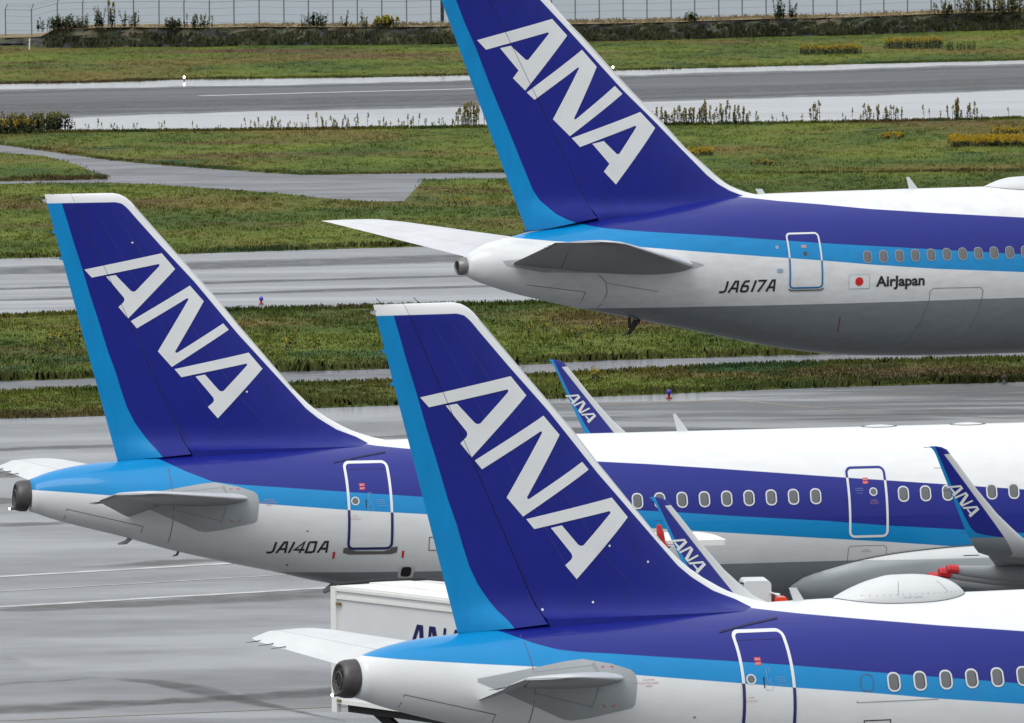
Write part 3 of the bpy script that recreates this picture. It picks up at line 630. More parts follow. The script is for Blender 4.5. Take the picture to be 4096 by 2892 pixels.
narrowbody('passenger_jet', (-11.49598, 261.88244, 0), rad(13.1649), 44.51, 0.0, P2G1, P2G2, P2G3, rad(20), [14.31+.5334*i for i in range(9)]+[20.69+.5334*i for i in range(8)],
           outline_mat('middle jet door outline', P2G3, OFFW, DB), 'jet registered JA140A, its fuselage running behind the nearest tail fin', True)

# =================================================================== wide-body aircraft on the taxiway
def widebody():
    root = empty('passenger_jet', (-1.71931, 359.72397, 0), rad(23.6989)); tag(root, 'farthest jet registered JA617A, its largest fin cut off by the top edge', 'airliner')
    L = 54.9
    B = Body([(.02, 5.56), (.30, 5.66), (.55, 5.81), (1.02, 6.03), (1.5, 6.15), (2.07, 6.26), (2.42, 6.34), (3.1, 6.44), (4, 6.60), (5, 6.78), (6.5, 7.0), (8, 7.18), (9.3, 7.30), (10.5, 7.35), (12.9, 7.37), (16, 7.38), (L-11, 7.38), (L-7, 7.3), (L-4, 6.6), (L-1.5, 5.5), (L, 4.6)],
             [(.02, 5.12), (.26, 5.07), (.43, 4.96), (1.18, 4.67), (1.99, 4.42), (2.86, 4.20), (3.73, 3.99), (5.13, 3.70), (6.56, 3.40), (8.18, 3.05), (9.8, 2.69), (11.43, 2.37), (12.84, 2.17), (14.15, 2.07), (16.3, 2.0), (20, 1.97), (L-9, 1.97), (L-5, 2.2), (L-1.5, 3.2), (L, 4.4)],
             [(.02, .22), (.3, .29), (1, .60), (2, .87), (3.5, 1.15), (5, 1.43), (7, 1.78), (9, 2.08), (11, 2.33), (13, 2.47), (15, 2.515), (L-9, 2.515), (L-5, 2.1), (L-1.5, 1.1), (L, .1)])
    g1 = [(0, 9.9), (8.9, 7.8), (9.32, 7.35), (10.78, 7.16), (12.18, 7.02), (13.77, 6.84), (15.96, 6.66), (19.11, 6.43), (30, 5.6)]
    g2 = [(0, 9.8), (3.7, 6.95), (4.02, 6.63), (4.4, 6.52), (4.83, 6.44), (5.99, 6.32), (8.31, 6.14), (11.84, 5.82), (15.19, 5.56), (18.78, 5.28), (30, 4.4)]
    g3 = [(0, 9.7), (1.35, 6.6), (1.54, 6.28), (1.94, 6.20), (2.87, 6.10), (5.4, 5.88), (7.5, 5.67), (9.5, 5.48), (11.7, 5.28), (13.42, 5.10), (15.6, 4.91), (18.75, 4.71), (30, 3.8)]
    fm = fuselage_mat('large jet fuselage livery', g1, g2, g3, 3.89, .14)
    fu = B.mesh('fuselage', fm, root, .30, L)
    V = []; Fc = []; n = 32; zc = (B.t(.3)+B.b(.3))/2; hz = (B.t(.3)-B.b(.3))/2
    prof = [(.30, 1), (.15, .88), (.03, .74), (.0, .64), (.05, .58), (.25, .55)]
    for x, k in prof:
        for i in range(n): a = 2*math.pi*i/n; V.append((x+.10*math.sin(a)*(x > .1), .29*k*math.cos(a), zc-.03*(1-k)*3+hz*k*math.sin(a)))
    for i in range(len(prof)-1):
        for k in range(n): Fc.append((i*n+k, i*n+(k+1) % n, (i+1)*n+(k+1) % n, (i+1)*n+k))
    tc = mesh_obj('exhaust_cone', V, Fc, simple('pale metal cone', (.20, .20, .195, 1), .35, metal=.6, var=.2, vs=6), root, True)
    mb = MB(); mb.add([(.055, .29*.6*math.cos(2*math.pi*k/24), zc-.03+hz*.6*math.sin(2*math.pi*k/24)) for k in range(24)], [tuple(range(24))]); mb.build('exhaust_opening', DARK, tc)
    le = plin([(6.0, 12.2), (7.2, 11.2), (7.33, 10.44), (7.44, 10.06), (7.59, 9.65), (7.81, 9.25), (8.0, 9.04), (8.90, 7.98), (9.65, 7.27), (10.7, 6.18), (11.42, 5.48), (12.46, 4.50), (13.1, 3.83), (13.7, 3.28), (15.4, 1.60), (15.7, 1.25), (15.85, .80)])
    te = lambda z: -.43+(13.77-z)*.385
    hg = lambda z: 4.72-(z-6.7)*.50
    fin = Fin(le, te, hg, 15.85, pchip([(6, .66), (8.5, .58), (12, .36), (15.5, .2), (16, .18)]), 15.6, 6.95)
    zw = [(-2, 15.6), (1.0, 15.6), (2.95, 13.7), (3.82, 12.82), (4.88, 11.71), (5.73, 10.82), (6.84, 9.78), (7.98, 8.67), (8.66, 8.01), (9.04, 7.72), (9.45, 7.49), (10.01, 7.28), (12, 6.8)]
    xc = [(4, 4.1), (6.6, 4.05), (6.73, 3.67), (6.9, 3.35), (7.2, 3.04), (7.36, 2.86), (7.69, 2.63), (8.72, 2.19), (9.90, 1.69), (10.93, 1.24), (12.19, .74), (13.09, .33), (13.76, .06), (15.85, -.75)]
    lem = [(z, le(z)-.11) for z in (7.4, 7.59, 8.0, 8.9, 9.65, 10.7, 11.42, 12.46, 12.9)]
    f, r = fin.build(root, fin_mat('large jet fin livery', zw, xc, lem, None, (7.42, 12.9)), 6.3, [(2.42, 6.40), (3.1, 6.46), (4.0, 6.64), (4.72, 6.76)])
    decal('lettering', LOGO7, fin.side, LETTER, f, .010, .2)
    decal('seam_line', offset_ribbon([(hg(z), z) for z in np.arange(6.9, 15.8, .5)], .013), fin.side, SEAMB, f, .013, .6)
    mb = MB(); mb.add([(2.30, -.03, 6.40), (3.1, -.05, 6.465), (4.0, -.08, 6.65), (4.9, -.25, 6.80), (4.9, -.35, 6.66), (4.0, -.20, 6.55), (3.1, -.05, 6.44), (2.3, -.03, 6.36)], [(0, 1, 6, 7), (1, 2, 5, 6), (2, 3, 4, 5)]); mb.build('rudder_gap', simple('large jet blue paint', BLUE, .3), f)
    secs = [(8.6, 1.7, .6, 5.04, .66), (7.5, 1.25, 1.7, 5.22, .62), (2.1, -.45, 8.4, 6.31, .20), (1.45, -.62, 9.0, 6.40, .16), (.85, -.72, 9.3, 6.45, .05)]
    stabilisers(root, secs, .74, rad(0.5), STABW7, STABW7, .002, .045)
    ow = outline_mat('large jet door outline', g3, OFFW, (.02, .14, .32, 1))
    d = decal('door', [rrect(10.57, 11.64, 4.43, 6.15, .12)], B.side, fm, root, .012, .2)
    decal('door_outline', offset_ribbon(rrect(10.565, 11.645, 4.43, 6.155, .12, 6), .055, True), B.side, ow, d, .02, .2)
    decal('door_sill', offset_ribbon([(10.53, 4.40), (10.62, 4.345), (11.6, 4.345), (11.70, 4.40)], .045), B.side, SILL, d, .024, .3)
    decal('door_window', [rrect(11.04, 11.18, 5.45, 5.59, .07, 5)], B.side, PANEIN, d, .018, .5)
    decal('exit_sign', [rrect(11.0, 11.17, 5.70, 5.79, .02, 2)], B.side, PINK, d, .018, .5)
    for q in (rrect(10.13, 10.24, 5.69, 5.79, .03, 2), rrect(10.13, 10.33, 4.93, 5.06, .05, 3)): decal('sensor_plate', [q], B.side, PALEP, fu, .012, .5)
    for i in range(14): cabin_window(B, root, 13.23+.56*i, 5.36, .29, .37, RINGG, .014)
    decal('registration', reg_polys('JA', 8.28, 8.86, 4.33, .37)+reg_polys('617A', 8.98, 10.06, 4.34, .37), B.side, BLACK, fu, .012, .3)
    fl = decal('flag', [[(12.56, 4.355), (13.26, 4.355), (13.26, 4.80), (12.56, 4.80)]], B.side, LETTER, fu, .010, .2)
    decal('flag_disc', [rrect(12.77, 13.05, 4.44, 4.72, .14, 8)], B.side, RED, fl, .015, .5)
    decal('flag_edge', offset_ribbon([(12.56, 4.355), (13.26, 4.355), (13.26, 4.80), (12.56, 4.80)], .010, True), B.side, PALEP, fl, .014, .3)
    decal('lettering', text_polys('AirJapan', 13.49, 15.20, 4.41, .33, bold=.03), B.side, BLACK, fu, .012, .3)
    decal('cargo_hatch', offset_ribbon([(14.93, 2.42), (15.25, 3.2), (15.40, 3.9), (15.41, 4.20), (15.52, 4.29), (17.18, 4.27), (17.29, 4.17), (17.27, 3.8), (17.15, 3.2), (16.9, 2.6)], .02), B.side, simple('soft seam', (.17, .18, .19, 1), .6), fu, .012, .3)
    decal('red_mark', offset_ribbon([(12.40, 3.46), (12.47, 2.95)], .03), B.side, simple('dull red', (.25, .03, .02, 1), .5), fu, .012, .3)
    decal('hatch_outline', offset_ribbon([(4.63, 3.9), (4.70, 4.4), (4.6, 4.75), (4.35, 5.0)], .02)+offset_ribbon([(4.62, 4.72), (6.3, 4.42)], .014)+offset_ribbon([(2.1, 4.72), (4.0, 4.45), (4.0, 4.05)], .018), B.side, simple('soot seam', (.16, .155, .15, 1), .6), fu, .012, .2)
    # seal plate round the stabiliser root
    decal('root_seal', [[(1.3, 5.50), (2.6, 5.62), (4.5, 5.62), (6.6, 5.48), (7.45, 5.34), (7.75, 5.24), (7.45, 5.14), (6.6, 5.08), (4.5, 5.05), (2.5, 5.12), (1.4, 5.35)]], B.side, STABG, fu, .010, .2)
    blade(root, [(15.80, 7.76), (15.88, 7.76), (16.22, 7.34), (15.90, 7.34)], .05, WHITEP)
    blade(root, [(10.44, 7.52), (10.67, 7.51), (10.78, 7.33), (10.56, 7.33)], .05, WHITEP)
    dome(root, B, 18.6, 22.0, .75, [(18.6, 0), (18.9, .12), (19.2, .22), (19.6, .29), (20.3, .31), (21.0, .29), (21.6, .15), (22.0, 0)])
    mb = MB(); mb.tube([(5.98, 0, 3.55), (5.97, 0, 3.2)], .05, 8); mb.add([(6.12, -.06, 3.45), (6.36, -.06, 3.45), (6.0, -.06, 3.02), (5.88, -.06, 2.98), (6.12, .06, 3.45), (6.36, .06, 3.45), (6.0, .06, 3.02), (5.88, .06, 2.98)], [(0, 1, 2, 3), (7, 6, 5, 4), (0, 3, 7, 4), (1, 5, 6, 2), (3, 2, 6, 7)])
    mb.build('tail_skid', RUBBER, root)
    # striped streamer hanging under the belly
    mb = MB(); mr = MB()
    for k in range(8):
        a, b_ = k/8, (k+1)/8
        P = lambda t: (20.55-.42*t, -.4-.05*t, 2.0-.72*t)
        p, q = P(a), P(b_); (mr if k % 2 == 0 else mb).tube([p, q], [.10, .10], 8)
    st = mr.build('warning_streamer', simple('streamer red', (.35, .02, .02, 1), .6), root); mb.build('streamer_band', LETTER, st)
    ws = [(30.5, 21.0, 1.8, 2.5, 1.3), (27.5, 21.0, 7.8, 3.1, .9), (18.5, 16.4, 23.6, 4.9, .25)]
    for s in (-1, 1): loft('wing', [(a+4, b+4, s*y, z, 0, 1, t) for a, b, y, z, t in ws], GREYW, root, n=14)
    gear(root, 27.0, 4.65, 2.6, .57, 4); gear(root, 48.5, 0, 2.4, .46)
widebody()

# =================================================================== ground
def wet_mat(name, base, wetc, rough_dry, rough_wet, patch=(.05, .05, .05), lo=.42, hi=.6, streak=None, bump=.008, var=.25, coat=.85, coat_r=(.50, .18)):
    m, t, b = newmat(name); co = t.nodes.new('ShaderNodeTexCoord')
    mp = t.nodes.new('ShaderNodeMapping'); mp.inputs['Scale'].default_value = patch; mp.inputs['Rotation'].default_value = (0, 0, rad(-27)); t.links.new(co.outputs['Object'], mp.inputs[0])
    n1 = t.nodes.new('ShaderNodeTexNoise'); n1.inputs['Scale'].default_value = 1; n1.inputs['Detail'].default_value = 6; n1.inputs['Roughness'].default_value = .6; t.links.new(mp.outputs[0], n1.inputs['Vector'])
    r1 = t.nodes.new('ShaderNodeMapRange'); r1.inputs[1].default_value = lo; r1.inputs[2].default_value = hi; t.links.new(n1.outputs[0], r1.inputs[0])
    n2 = t.nodes.new('ShaderNodeTexNoise'); n2.inputs['Scale'].default_value = .7; n2.inputs['Detail'].default_value = 6; t.links.new(co.outputs['Object'], n2.inputs['Vector'])
    r2 = t.nodes.new('ShaderNodeMapRange'); r2.inputs[1].default_value = .3; r2.inputs[2].default_value = .7; r2.inputs[3].default_value = 1-var; r2.inputs[4].default_value = 1+var; t.links.new(n2.outputs[0], r2.inputs[0])
    col = mixc(t, r1.outputs[0], base, wetc)
    v = t.nodes.new('ShaderNodeVectorMath'); v.operation = 'SCALE'; t.links.new(col, v.inputs[0]); t.links.new(r2.outputs[0], v.inputs['Scale']); t.links.new(v.outputs[0], b.inputs['Base Color'])
    rr = t.nodes.new('ShaderNodeMapRange'); rr.inputs[3].default_value = rough_dry; rr.inputs[4].default_value = rough_wet; t.links.new(r1.outputs[0], rr.inputs[0]); t.links.new(rr.outputs[0], b.inputs['Roughness'])
    b.inputs['Coat Weight'].default_value = coat; cr_ = t.nodes.new('ShaderNodeMapRange'); cr_.inputs[3].default_value = coat_r[0]; cr_.inputs[4].default_value = coat_r[1]; t.links.new(r1.outputs[0], cr_.inputs[0]); t.links.new(cr_.outputs[0], b.inputs['Coat Roughness'])
    n3 = t.nodes.new('ShaderNodeTexNoise'); n3.inputs['Scale'].default_value = 3.0; n3.inputs['Detail'].default_value = 3; t.links.new(co.outputs['Object'], n3.inputs['Vector'])
    bp = t.nodes.new('ShaderNodeBump'); bp.inputs['Strength'].default_value = 1; bp.inputs['Distance'].default_value = bump; t.links.new(n3.outputs[0], bp.inputs['Height']); t.links.new(bp.outputs[0], b.inputs['Normal'])
    return m
CONC = wet_mat('wet concrete', (.095, .097, .10, 1), (.055, .058, .063, 1), .62, .42, (.06, .14, 1), .40, .60, var=.32)
TAXI = wet_mat('wet taxiway', (.11, .113, .12, 1), (.09, .094, .102, 1), .60, .36, (.012, .16, 1), .40, .6)
SHOULD = wet_mat('flooded shoulder', (.16, .165, .175, 1), (.13, .135, .145, 1), .40, .22, (.02, .12, 1), .38, .5, bump=.006, coat=.85, coat_r=(.26, .15))
ASPH = wet_mat('runway asphalt', (.055, .057, .062, 1), (.045, .047, .052, 1), .80, .62, (.01, .12, 1), .45, .6, var=.2, coat=.16, coat_r=(.6, .45))
ASPH2 = wet_mat('path asphalt', (.085, .086, .094, 1), (.060, .063, .072, 1), .68, .48, (.10, .22, 1), .42, .56, var=.3, coat=.32, coat_r=(.6, .16))
DARKW = wet_mat('dark wet tarmac', (.05, .052, .055, 1), (.12, .125, .13, 1), .55, .40, (.05, .16, 1), .46, .56, coat=.5, coat_r=(.75, .16))
PAINTW = simple('white line paint', (.50, .49, .48, 1), .5, var=.4, vs=1.2)
PAINTO = simple('worn orange line', (.34, .26, .18, 1), .5, var=.3)
def stain_mat(name, col, rough, amt):
    m, t, b = newmat(name); b.inputs['Base Color'].default_value = col; b.inputs['Roughness'].default_value = rough
    a = t.nodes.new('ShaderNodeAttribute'); a.attribute_name = 'fade'; co = t.nodes.new('ShaderNodeTexCoord'); n = t.nodes.new('ShaderNodeTexNoise'); n.inputs['Scale'].default_value = .9; n.inputs['Detail'].default_value = 5; t.links.new(co.outputs['Object'], n.inputs['Vector'])
    r = t.nodes.new('ShaderNodeMapRange'); r.inputs[1].default_value = .3; r.inputs[2].default_value = .62; r.inputs[3].default_value = .35; r.inputs[4].default_value = 1; t.links.new(n.outputs[0], r.inputs[0])
    k = t.nodes.new('ShaderNodeMath'); k.operation = 'MULTIPLY'; k.inputs[1].default_value = amt; t.links.new(mul(t, a.outputs['Fac'], r.outputs[0]), k.inputs[0]); t.links.new(k.outputs[0], b.inputs['Alpha']); return m
STAIN = stain_mat('damp dark joint', (.075, .07, .066, 1), .55, .62)
BAND = stain_mat('taxiway rubber band', (.075, .075, .08, 1), .6, .8)

def extend(pts, x0=-170, x1=170):
    pts = sorted(pts); a, b = pts[0], pts[-1]; sl = (b[1]-a[1])/(b[0]-a[0])
    return [(x0, a[1]+(x0-a[0])*sl)]+pts+[(x1, b[1]+(x1-b[0])*sl)]
def line(pts): return plin(extend(pts))
BANKFOOT = line([(-38.6, 794.8), (-35.5, 795.8), (-33.7, 796.2), (-32.2, 790.8), (-29.5, 789.4), (-26.0, 790.3), (-21.3, 788.4), (-17.6, 791.6), (-13.6, 790.0), (-7.4, 788.7), (-3.7, 789.5), (4.9, 791.6), (11.2, 793.7), (18.2, 798.8), (23.8, 800.0), (30.4, 806.8), (36.6, 809.9), (40.0, 811.9)])
SH_F = line([(-34.6, 712.8), (-26.3, 713.5), (-20.9, 718.0), (-9.6, 718.5), (-3.4, 720.0), (3.4, 724.9), (10.2, 728.9), (16.7, 732.3), (24.8, 736.0), (36.5, 740.5)])
RW_F = line([(-33.9, 697.4), (-23.1, 701.4), (-15.7, 703.9), (-3.9, 707.1), (7.2, 713.6), (16.3, 718.3), (24.4, 723.5), (36.0, 730.3)])
RW_N = line([(-31.9, 654.9), (-21.7, 658.4), (-14.7, 661.2), (-3.7, 665.5), (6.8, 670.8), (15.3, 675.2), (22.8, 679.2), (33.9, 687.0)])
SH_N = line([(-31.0, 628.8), (-20.9, 628.2), (-14.1, 628.3), (-3.5, 629.0), (6.4, 629.5), (14.4, 629.9), (21.4, 631.4), (31.6, 634.7)])
G2B = line([(-23.5, 480.9), (-19.7, 481.7), (-14.0, 483.6), (-9.0, 486.1), (-4.0, 488.2), (6.9, 492.8), (12.7, 494.8), (24.5, 499.0)])
TX_N = line([(-21.4, 432.8), (-17.0, 435.7), (-11.2, 436.8), (-4.7, 438.5), (.7, 439.7), (11.5, 443.6), (22.2, 447.3)])
G3N = line([(-19.2, 391.2), (-14.5, 392.8), (-7.9, 395.6), (.2, 398.1), (3.1, 400.4), (10.2, 402.7), (19.8, 404.2)])
ST_N = line([(-18.9, 383.3), (-15.8, 385.8), (-11.5, 387.1), (-3.8, 388.9), (2.2, 392.4), (7.0, 395.8), (11, 397.4), (19.7, 399.2)])
G4N = line([(-18.2, 370.6), (-15.0, 371.0), (-10.2, 372.8), (-5.4, 375.1), (1.1, 378.2), (5.1, 380.4), (11.3, 383.4), (18.9, 385.3)])
PATH_U = line([(-30.0, 617.9), (-27.3, 610.7), (-23.9, 599.1), (-20.5, 587.4), (-17.4, 579.6), (-12.7, 570.4), (-10.3, 566.0), (-7.1, 566.5), (-.3, 566.2), (6.5, 563.1), (7.5, 561.0), (160, 561)])
PATH_L = plin([(-170, 559.2), (-20, 559.1), (-17.8, 557.0), (-15.5, 552.7), (-11.2, 544.9), (-8.9, 538.3), (-6.6, 534.2), (-4.8, 533.9), (-4.5, 533.7), (-4.4, 559.0), (-2.1, 559.3), (2.5, 558.9), (6.5, 559.2), (7.6, 561.0), (170, 561)])

def strip(name, far, near, z, mat, x0=-165, x1=165, step=2.0, jit=0.0, label=None, parent=None, kind='structure'):
    xs = np.arange(x0, x1+step, step); V = []; Fc = []
    for x in xs: V += [(x, far(x)+jit*rng.uniform(-1, 1), z), (x, near(x)+jit*rng.uniform(-1, 1), z)]
    for i in range(len(xs)-1): b = 2*i; Fc.append((b, b+1, b+3, b+2))
    o = mesh_obj(name, V, Fc, mat, parent)
    if kind: o['kind'] = kind
    return o
# one base sheet out to the embankment
strip('apron', lambda x: BANKFOOT(x)+6, lambda x: -120, 0, CONC, -400, 400, 4)
strip('taxiway', lambda x: G2B(x)+2, TX_N, .004, TAXI, step=2)
strip('runway_shoulder', lambda x: SH_F(x)+1, SH_N, .004, SHOULD)
strip('runway', RW_F, RW_N, .008, ASPH, jit=1.1, step=3)
strip('service_road', lambda x: PATH_U(x)+1.5, lambda x: min(PATH_L(x), 562)-1.5, .004, ASPH2, -60, 12, .8)
strip('drain_channel', lambda x: G3N(x)+1.0, lambda x: ST_N(x)-1.0, .004, ASPH2)
strip('taxiway_tarmac', G4N, lambda x: 345, .004, DARKW, -2.2, 80, 1)
def paint(name, pts, wd, mat, z=.008):
    V = []; Fc = []
    for i, q in enumerate(offset_ribbon(pts, wd)): V += [(p.x, p.y, z) for p in q]; Fc.append((4*i, 4*i+1, 4*i+2, 4*i+3))
    o = mesh_obj(name, V, Fc, mat); o['kind'] = 'structure'; return o
def dens(pts, st=1.5, w=0.0):
    out = []
    for a, b in zip(pts, pts[1:]):
        L = math.dist(a, b); n = max(1, int(L/st))
        for k in range(n): out.append((a[0]+(b[0]-a[0])*k/n, a[1]+(b[1]-a[1])*k/n+rng.uniform(-w, w)))
    out.append(pts[-1]); return out
paint('runway_marking', dens([(-18.7, 686.8), (-2.6, 694.3), (1.5, 696.4)], 2, .04), 1.0, PAINTW, .012)
paint('runway_marking', dens([(4.6, 699.2), (6.6, 700.3)], 2, .04), 1.0, PAINTW, .012)
paint('apron_line', dens([(-24, 296), (-14.8, 301.3), (-7.6, 305.9), (2, 311.8)], .6, .04), .42, PAINTW)
paint('apron_line', dens([(-24, 290.5), (-14.6, 296.1), (-6.0, 301.7), (2, 307)], .6, .04), .16, PAINTW)
paint('apron_line', dens([(-24, 285.5), (-14.3, 290.9), (-9.0, 294.3), (-4.7, 297.0), (2, 301)], .6, .05), .42, PAINTW)
paint('apron_line', dens([(-16, 256.7), (-11.2, 258.5), (-4.2, 261.0), (3, 263.6)], .6, .03), .12, PAINTO)
paint('taxiway_line', dens([(1.5, 374.2), (7.2, 376.8), (9.8, 372), (14, 367), (30, 352)], 1, .08), .14, PAINTO)
paint('taxiway_line', dens([(-2, 372), (6, 376), (22, 383)], 1, .05), .12, PAINTO)
def damp(name, far, near, x0, x1, z=.006, mat=STAIN, st=.35, j=.25):
    """dark damp patch whose rim fades out unevenly"""
    xs = np.arange(x0, x1+st, st); V = []; Fc = []; fade = []; a = b = 0
    for i, x in enumerate(xs):
        a = .7*a+rng.uniform(-j, j); b = .7*b+rng.uniform(-j, j)*.6; f, n = far(x)+a, near(x)+b
        if f < n+.05: f = n+.05
        e = min(1, i/6, (len(xs)-1-i)/6); w_ = (f-n)*.35+.05
        for y, q in ((f+w_, 0), (f-w_*.3, e), (n+w_*.3, e), (n-w_, 0)): V.append((x, y, z)); fade.append(q)
    for i in range(len(xs)-1):
        for k in range(3): q = 4*i+k; Fc.append((q, q+1, q+5, q+4))
    o = mesh_obj(name, V, Fc, mat); o['kind'] = 'structure'
    at = o.data.attributes.new('fade', 'FLOAT', 'POINT'); at.data.foreach_set('value', fade); return o
damp('apron_joint', plin([(-16, 260.2), (-11.8, 261.9), (-9, 263.0), (-6.6, 264.0), (-4.2, 266.4), (1, 268.6)]), plin([(-16, 258.4), (-11.8, 260.4), (-6.6, 263.0), (-4.2, 264.4), (1, 266.8)]), -15, 1)
damp('apron_joint', plin([(-9.7, 269.6), (-8.6, 268.9), (-7.4, 266.9), (-6.6, 264.6), (-5.2, 260.7), (-3.6, 256.8)]), plin([(-9.7, 269.2), (-8.6, 267.9), (-6.6, 263.1), (-5.2, 260.2), (-3.6, 256.5)]), -9.6, -3.8, .0085, st=.15, j=.06)
damp('apron_joint', plin([(-13, 268), (-11.5, 268.8), (-9.9, 269.8)]), plin([(-13, 267.2), (-10.8, 268.7), (-9.9, 269.5)]), -12.9, -10, .0065)
damp('apron_joint', plin([(-13.5, 276.4), (-12.1, 276), (-11.5, 273.6)]), plin([(-13.5, 275.0), (-12.1, 274.0), (-11.5, 273)]), -13.3, -11.6, .0065)
damp('apron_joint', plin([(-15, 290.0), (-9.0, 293.7), (-4.7, 296.5), (1, 300)]), plin([(-15, 289.2), (-13.2, 290.2), (-9.0, 291.6), (-4.7, 294.0), (1, 298)]), -14.6, 1)
damp('apron_joint', plin([(-12, 304.6), (-10, 307.2), (-6, 308.2)]), plin([(-12, 304.4), (-10, 305.6), (-6, 307.6)]), -12, -6.2)
for k, (x0, x1, y, wdt) in enumerate([(-20, 3, 345, 2.0), (-20, 3, 333, 1.6), (-20, -2, 357, 1.2), (-16, -6, 323, 1.0)]):
    sl = .33; damp('apron_joint', lambda x: y+(x+10)*sl+wdt*.5, lambda x: y+(x+10)*sl-wdt*.5, x0, x1, .0062)
for k, (x0, x1, y, wdt) in enumerate([(-25, 28, 478, 5), (-25, 28, 463, 1.2), (-25, 28, 454, 1.4)]):
    sl = .36; damp('taxiway_band', lambda x: y+x*sl+wdt*.5, lambda x: y+x*sl-wdt*.5, x0, x1, .008, BAND, st=1)

for f_ in (RW_F, RW_N):
    damp('runway_edge', lambda x: f_(x)+2.6, lambda x: f_(x)-2.6, -60, 60, .0105, BAND, st=2.2, j=1.6)
damp('runway_track', lambda x: (RW_F(x)+RW_N(x))/2-4, lambda x: (RW_F(x)+RW_N(x))/2-12, -60, 60, .0105, BAND, st=3, j=.6)
# ------------------------------------------------------------------ grass
def upn(t, b, k=.75):
    g = t.nodes.new('ShaderNodeNewGeometry'); m = t.nodes.new('ShaderNodeMix'); m.data_type = 'VECTOR'; m.inputs[0].default_value = k; m.inputs[5].default_value = (0, 0, 1)
    t.links.new(g.outputs['Normal'], m.inputs[4]); n = t.nodes.new('ShaderNodeVectorMath'); n.operation = 'NORMALIZE'; t.links.new(m.outputs[1], n.inputs[0]); t.links.new(n.outputs[0], b.inputs['Normal'])
def grass_mat(name, C5=((.058, .088, .018, 1), (.112, .140, .022, 1), (.128, .102, .028, 1), (.100, .064, .032, 1), (.030, .066, .022, 1))):
    m, t, b = newmat(name); co = t.nodes.new('ShaderNodeTexCoord')
    def noise(sc, det=4, off=0):
        mp = t.nodes.new('ShaderNodeMapping'); mp.inputs['Scale'].default_value = sc; mp.inputs['Location'].default_value = (off, off*1.7, 0); t.links.new(co.outputs['Object'], mp.inputs[0])
        n = t.nodes.new('ShaderNodeTexNoise'); n.inputs['Scale'].default_value = 1; n.inputs['Detail'].default_value = det; n.inputs['Roughness'].default_value = .55; t.links.new(mp.outputs[0], n.inputs['Vector']); return n.outputs[0]
    def rng_(s, a, c):
        r = t.nodes.new('ShaderNodeMapRange'); r.inputs[1].default_value = a; r.inputs[2].default_value = c; t.links.new(s, r.inputs[0]); return r.outputs[0]
    col = mixc(t, rng_(noise((.10, .045, .1)), .40, .60), C5[0], C5[1])
    col = mixc(t, rng_(noise((.06, .04, .1), 5, 13), .49, .64), col, C5[2])
    col = mixc(t, rng_(noise((.04, .06, .1), 5, 31), .56, .68), col, C5[3])
    col = mixc(t, rng_(noise((.16, .09, .1), 5, 57), .58, .68), col, C5[4])
    g = t.nodes.new('ShaderNodeNewGeometry'); r = t.nodes.new('ShaderNodeMapRange'); r.inputs[3].default_value = .90; r.inputs[4].default_value = 1.08; t.links.new(g.outputs['Random Per Island'], r.inputs[0])
    v = t.nodes.new('ShaderNodeVectorMath'); v.operation = 'SCALE'; t.links.new(col, v.inputs[0]); t.links.new(r.outputs[0], v.inputs['Scale'])
    t.links.new(v.outputs[0], b.inputs['Base Color']); b.inputs['Roughness'].default_value = .75; spec(b, .03); upn(t, b, .85)
    return m
GRASS = grass_mat('airfield grass')
DRY = grass_mat('rank edge grass', ((.070, .085, .024, 1), (.090, .095, .026, 1), (.105, .080, .032, 1), (.080, .058, .030, 1), (.042, .064, .024, 1)))
def tufts(spots, hs, parent_name, mat, wk=.048, blades=5):
    """many small blades gathered in one mesh; spots (n,2), hs (n,)"""
    n = len(spots); tot = n*blades
    base = np.repeat(np.asarray(spots), blades, 0)+rng.normal(0, .12, (tot, 2)); h = np.repeat(hs, blades)*rng.uniform(.55, 1.15, tot)
    a = rng.uniform(0, math.pi, tot); wdt = wk*(.6+.8*rng.rand(tot))*np.clip(h/.2, .7, 1.8); lean = rng.normal(0, .22, (tot, 2))*h[:, None]
    V = np.zeros((tot, 4, 3)); dx, dy = np.cos(a)*wdt/2, np.sin(a)*wdt/2
    V[:, 0, :2] = base; V[:, 0, 0] -= dx; V[:, 0, 1] -= dy; V[:, 1, :2] = base; V[:, 1, 0] += dx; V[:, 1, 1] += dy
    V[:, 2, :2] = base+lean*.6; V[:, 2, 0] += dx*.8; V[:, 2, 1] += dy*.8; V[:, 2, 2] = h*.75; V[:, 3, :2] = base+lean; V[:, 3, 0] -= dx*.3; V[:, 3, 2] = h
    me = bpy.data.meshes.new(parent_name); me.vertices.add(tot*4); me.vertices.foreach_set('co', V.reshape(-1))
    me.loops.add(tot*4); me.loops.foreach_set('vertex_index', np.arange(tot*4, dtype=np.int32)); me.polygons.add(tot)
    me.polygons.foreach_set('loop_start', np.arange(0, tot*4, 4, dtype=np.int32)); me.polygons.foreach_set('loop_total', np.full(tot, 4, dtype=np.int32))
    me.update(calc_edges=True); me.materials.append(mat)
    o = bpy.data.objects.new(parent_name, me); COL.objects.link(o); return o
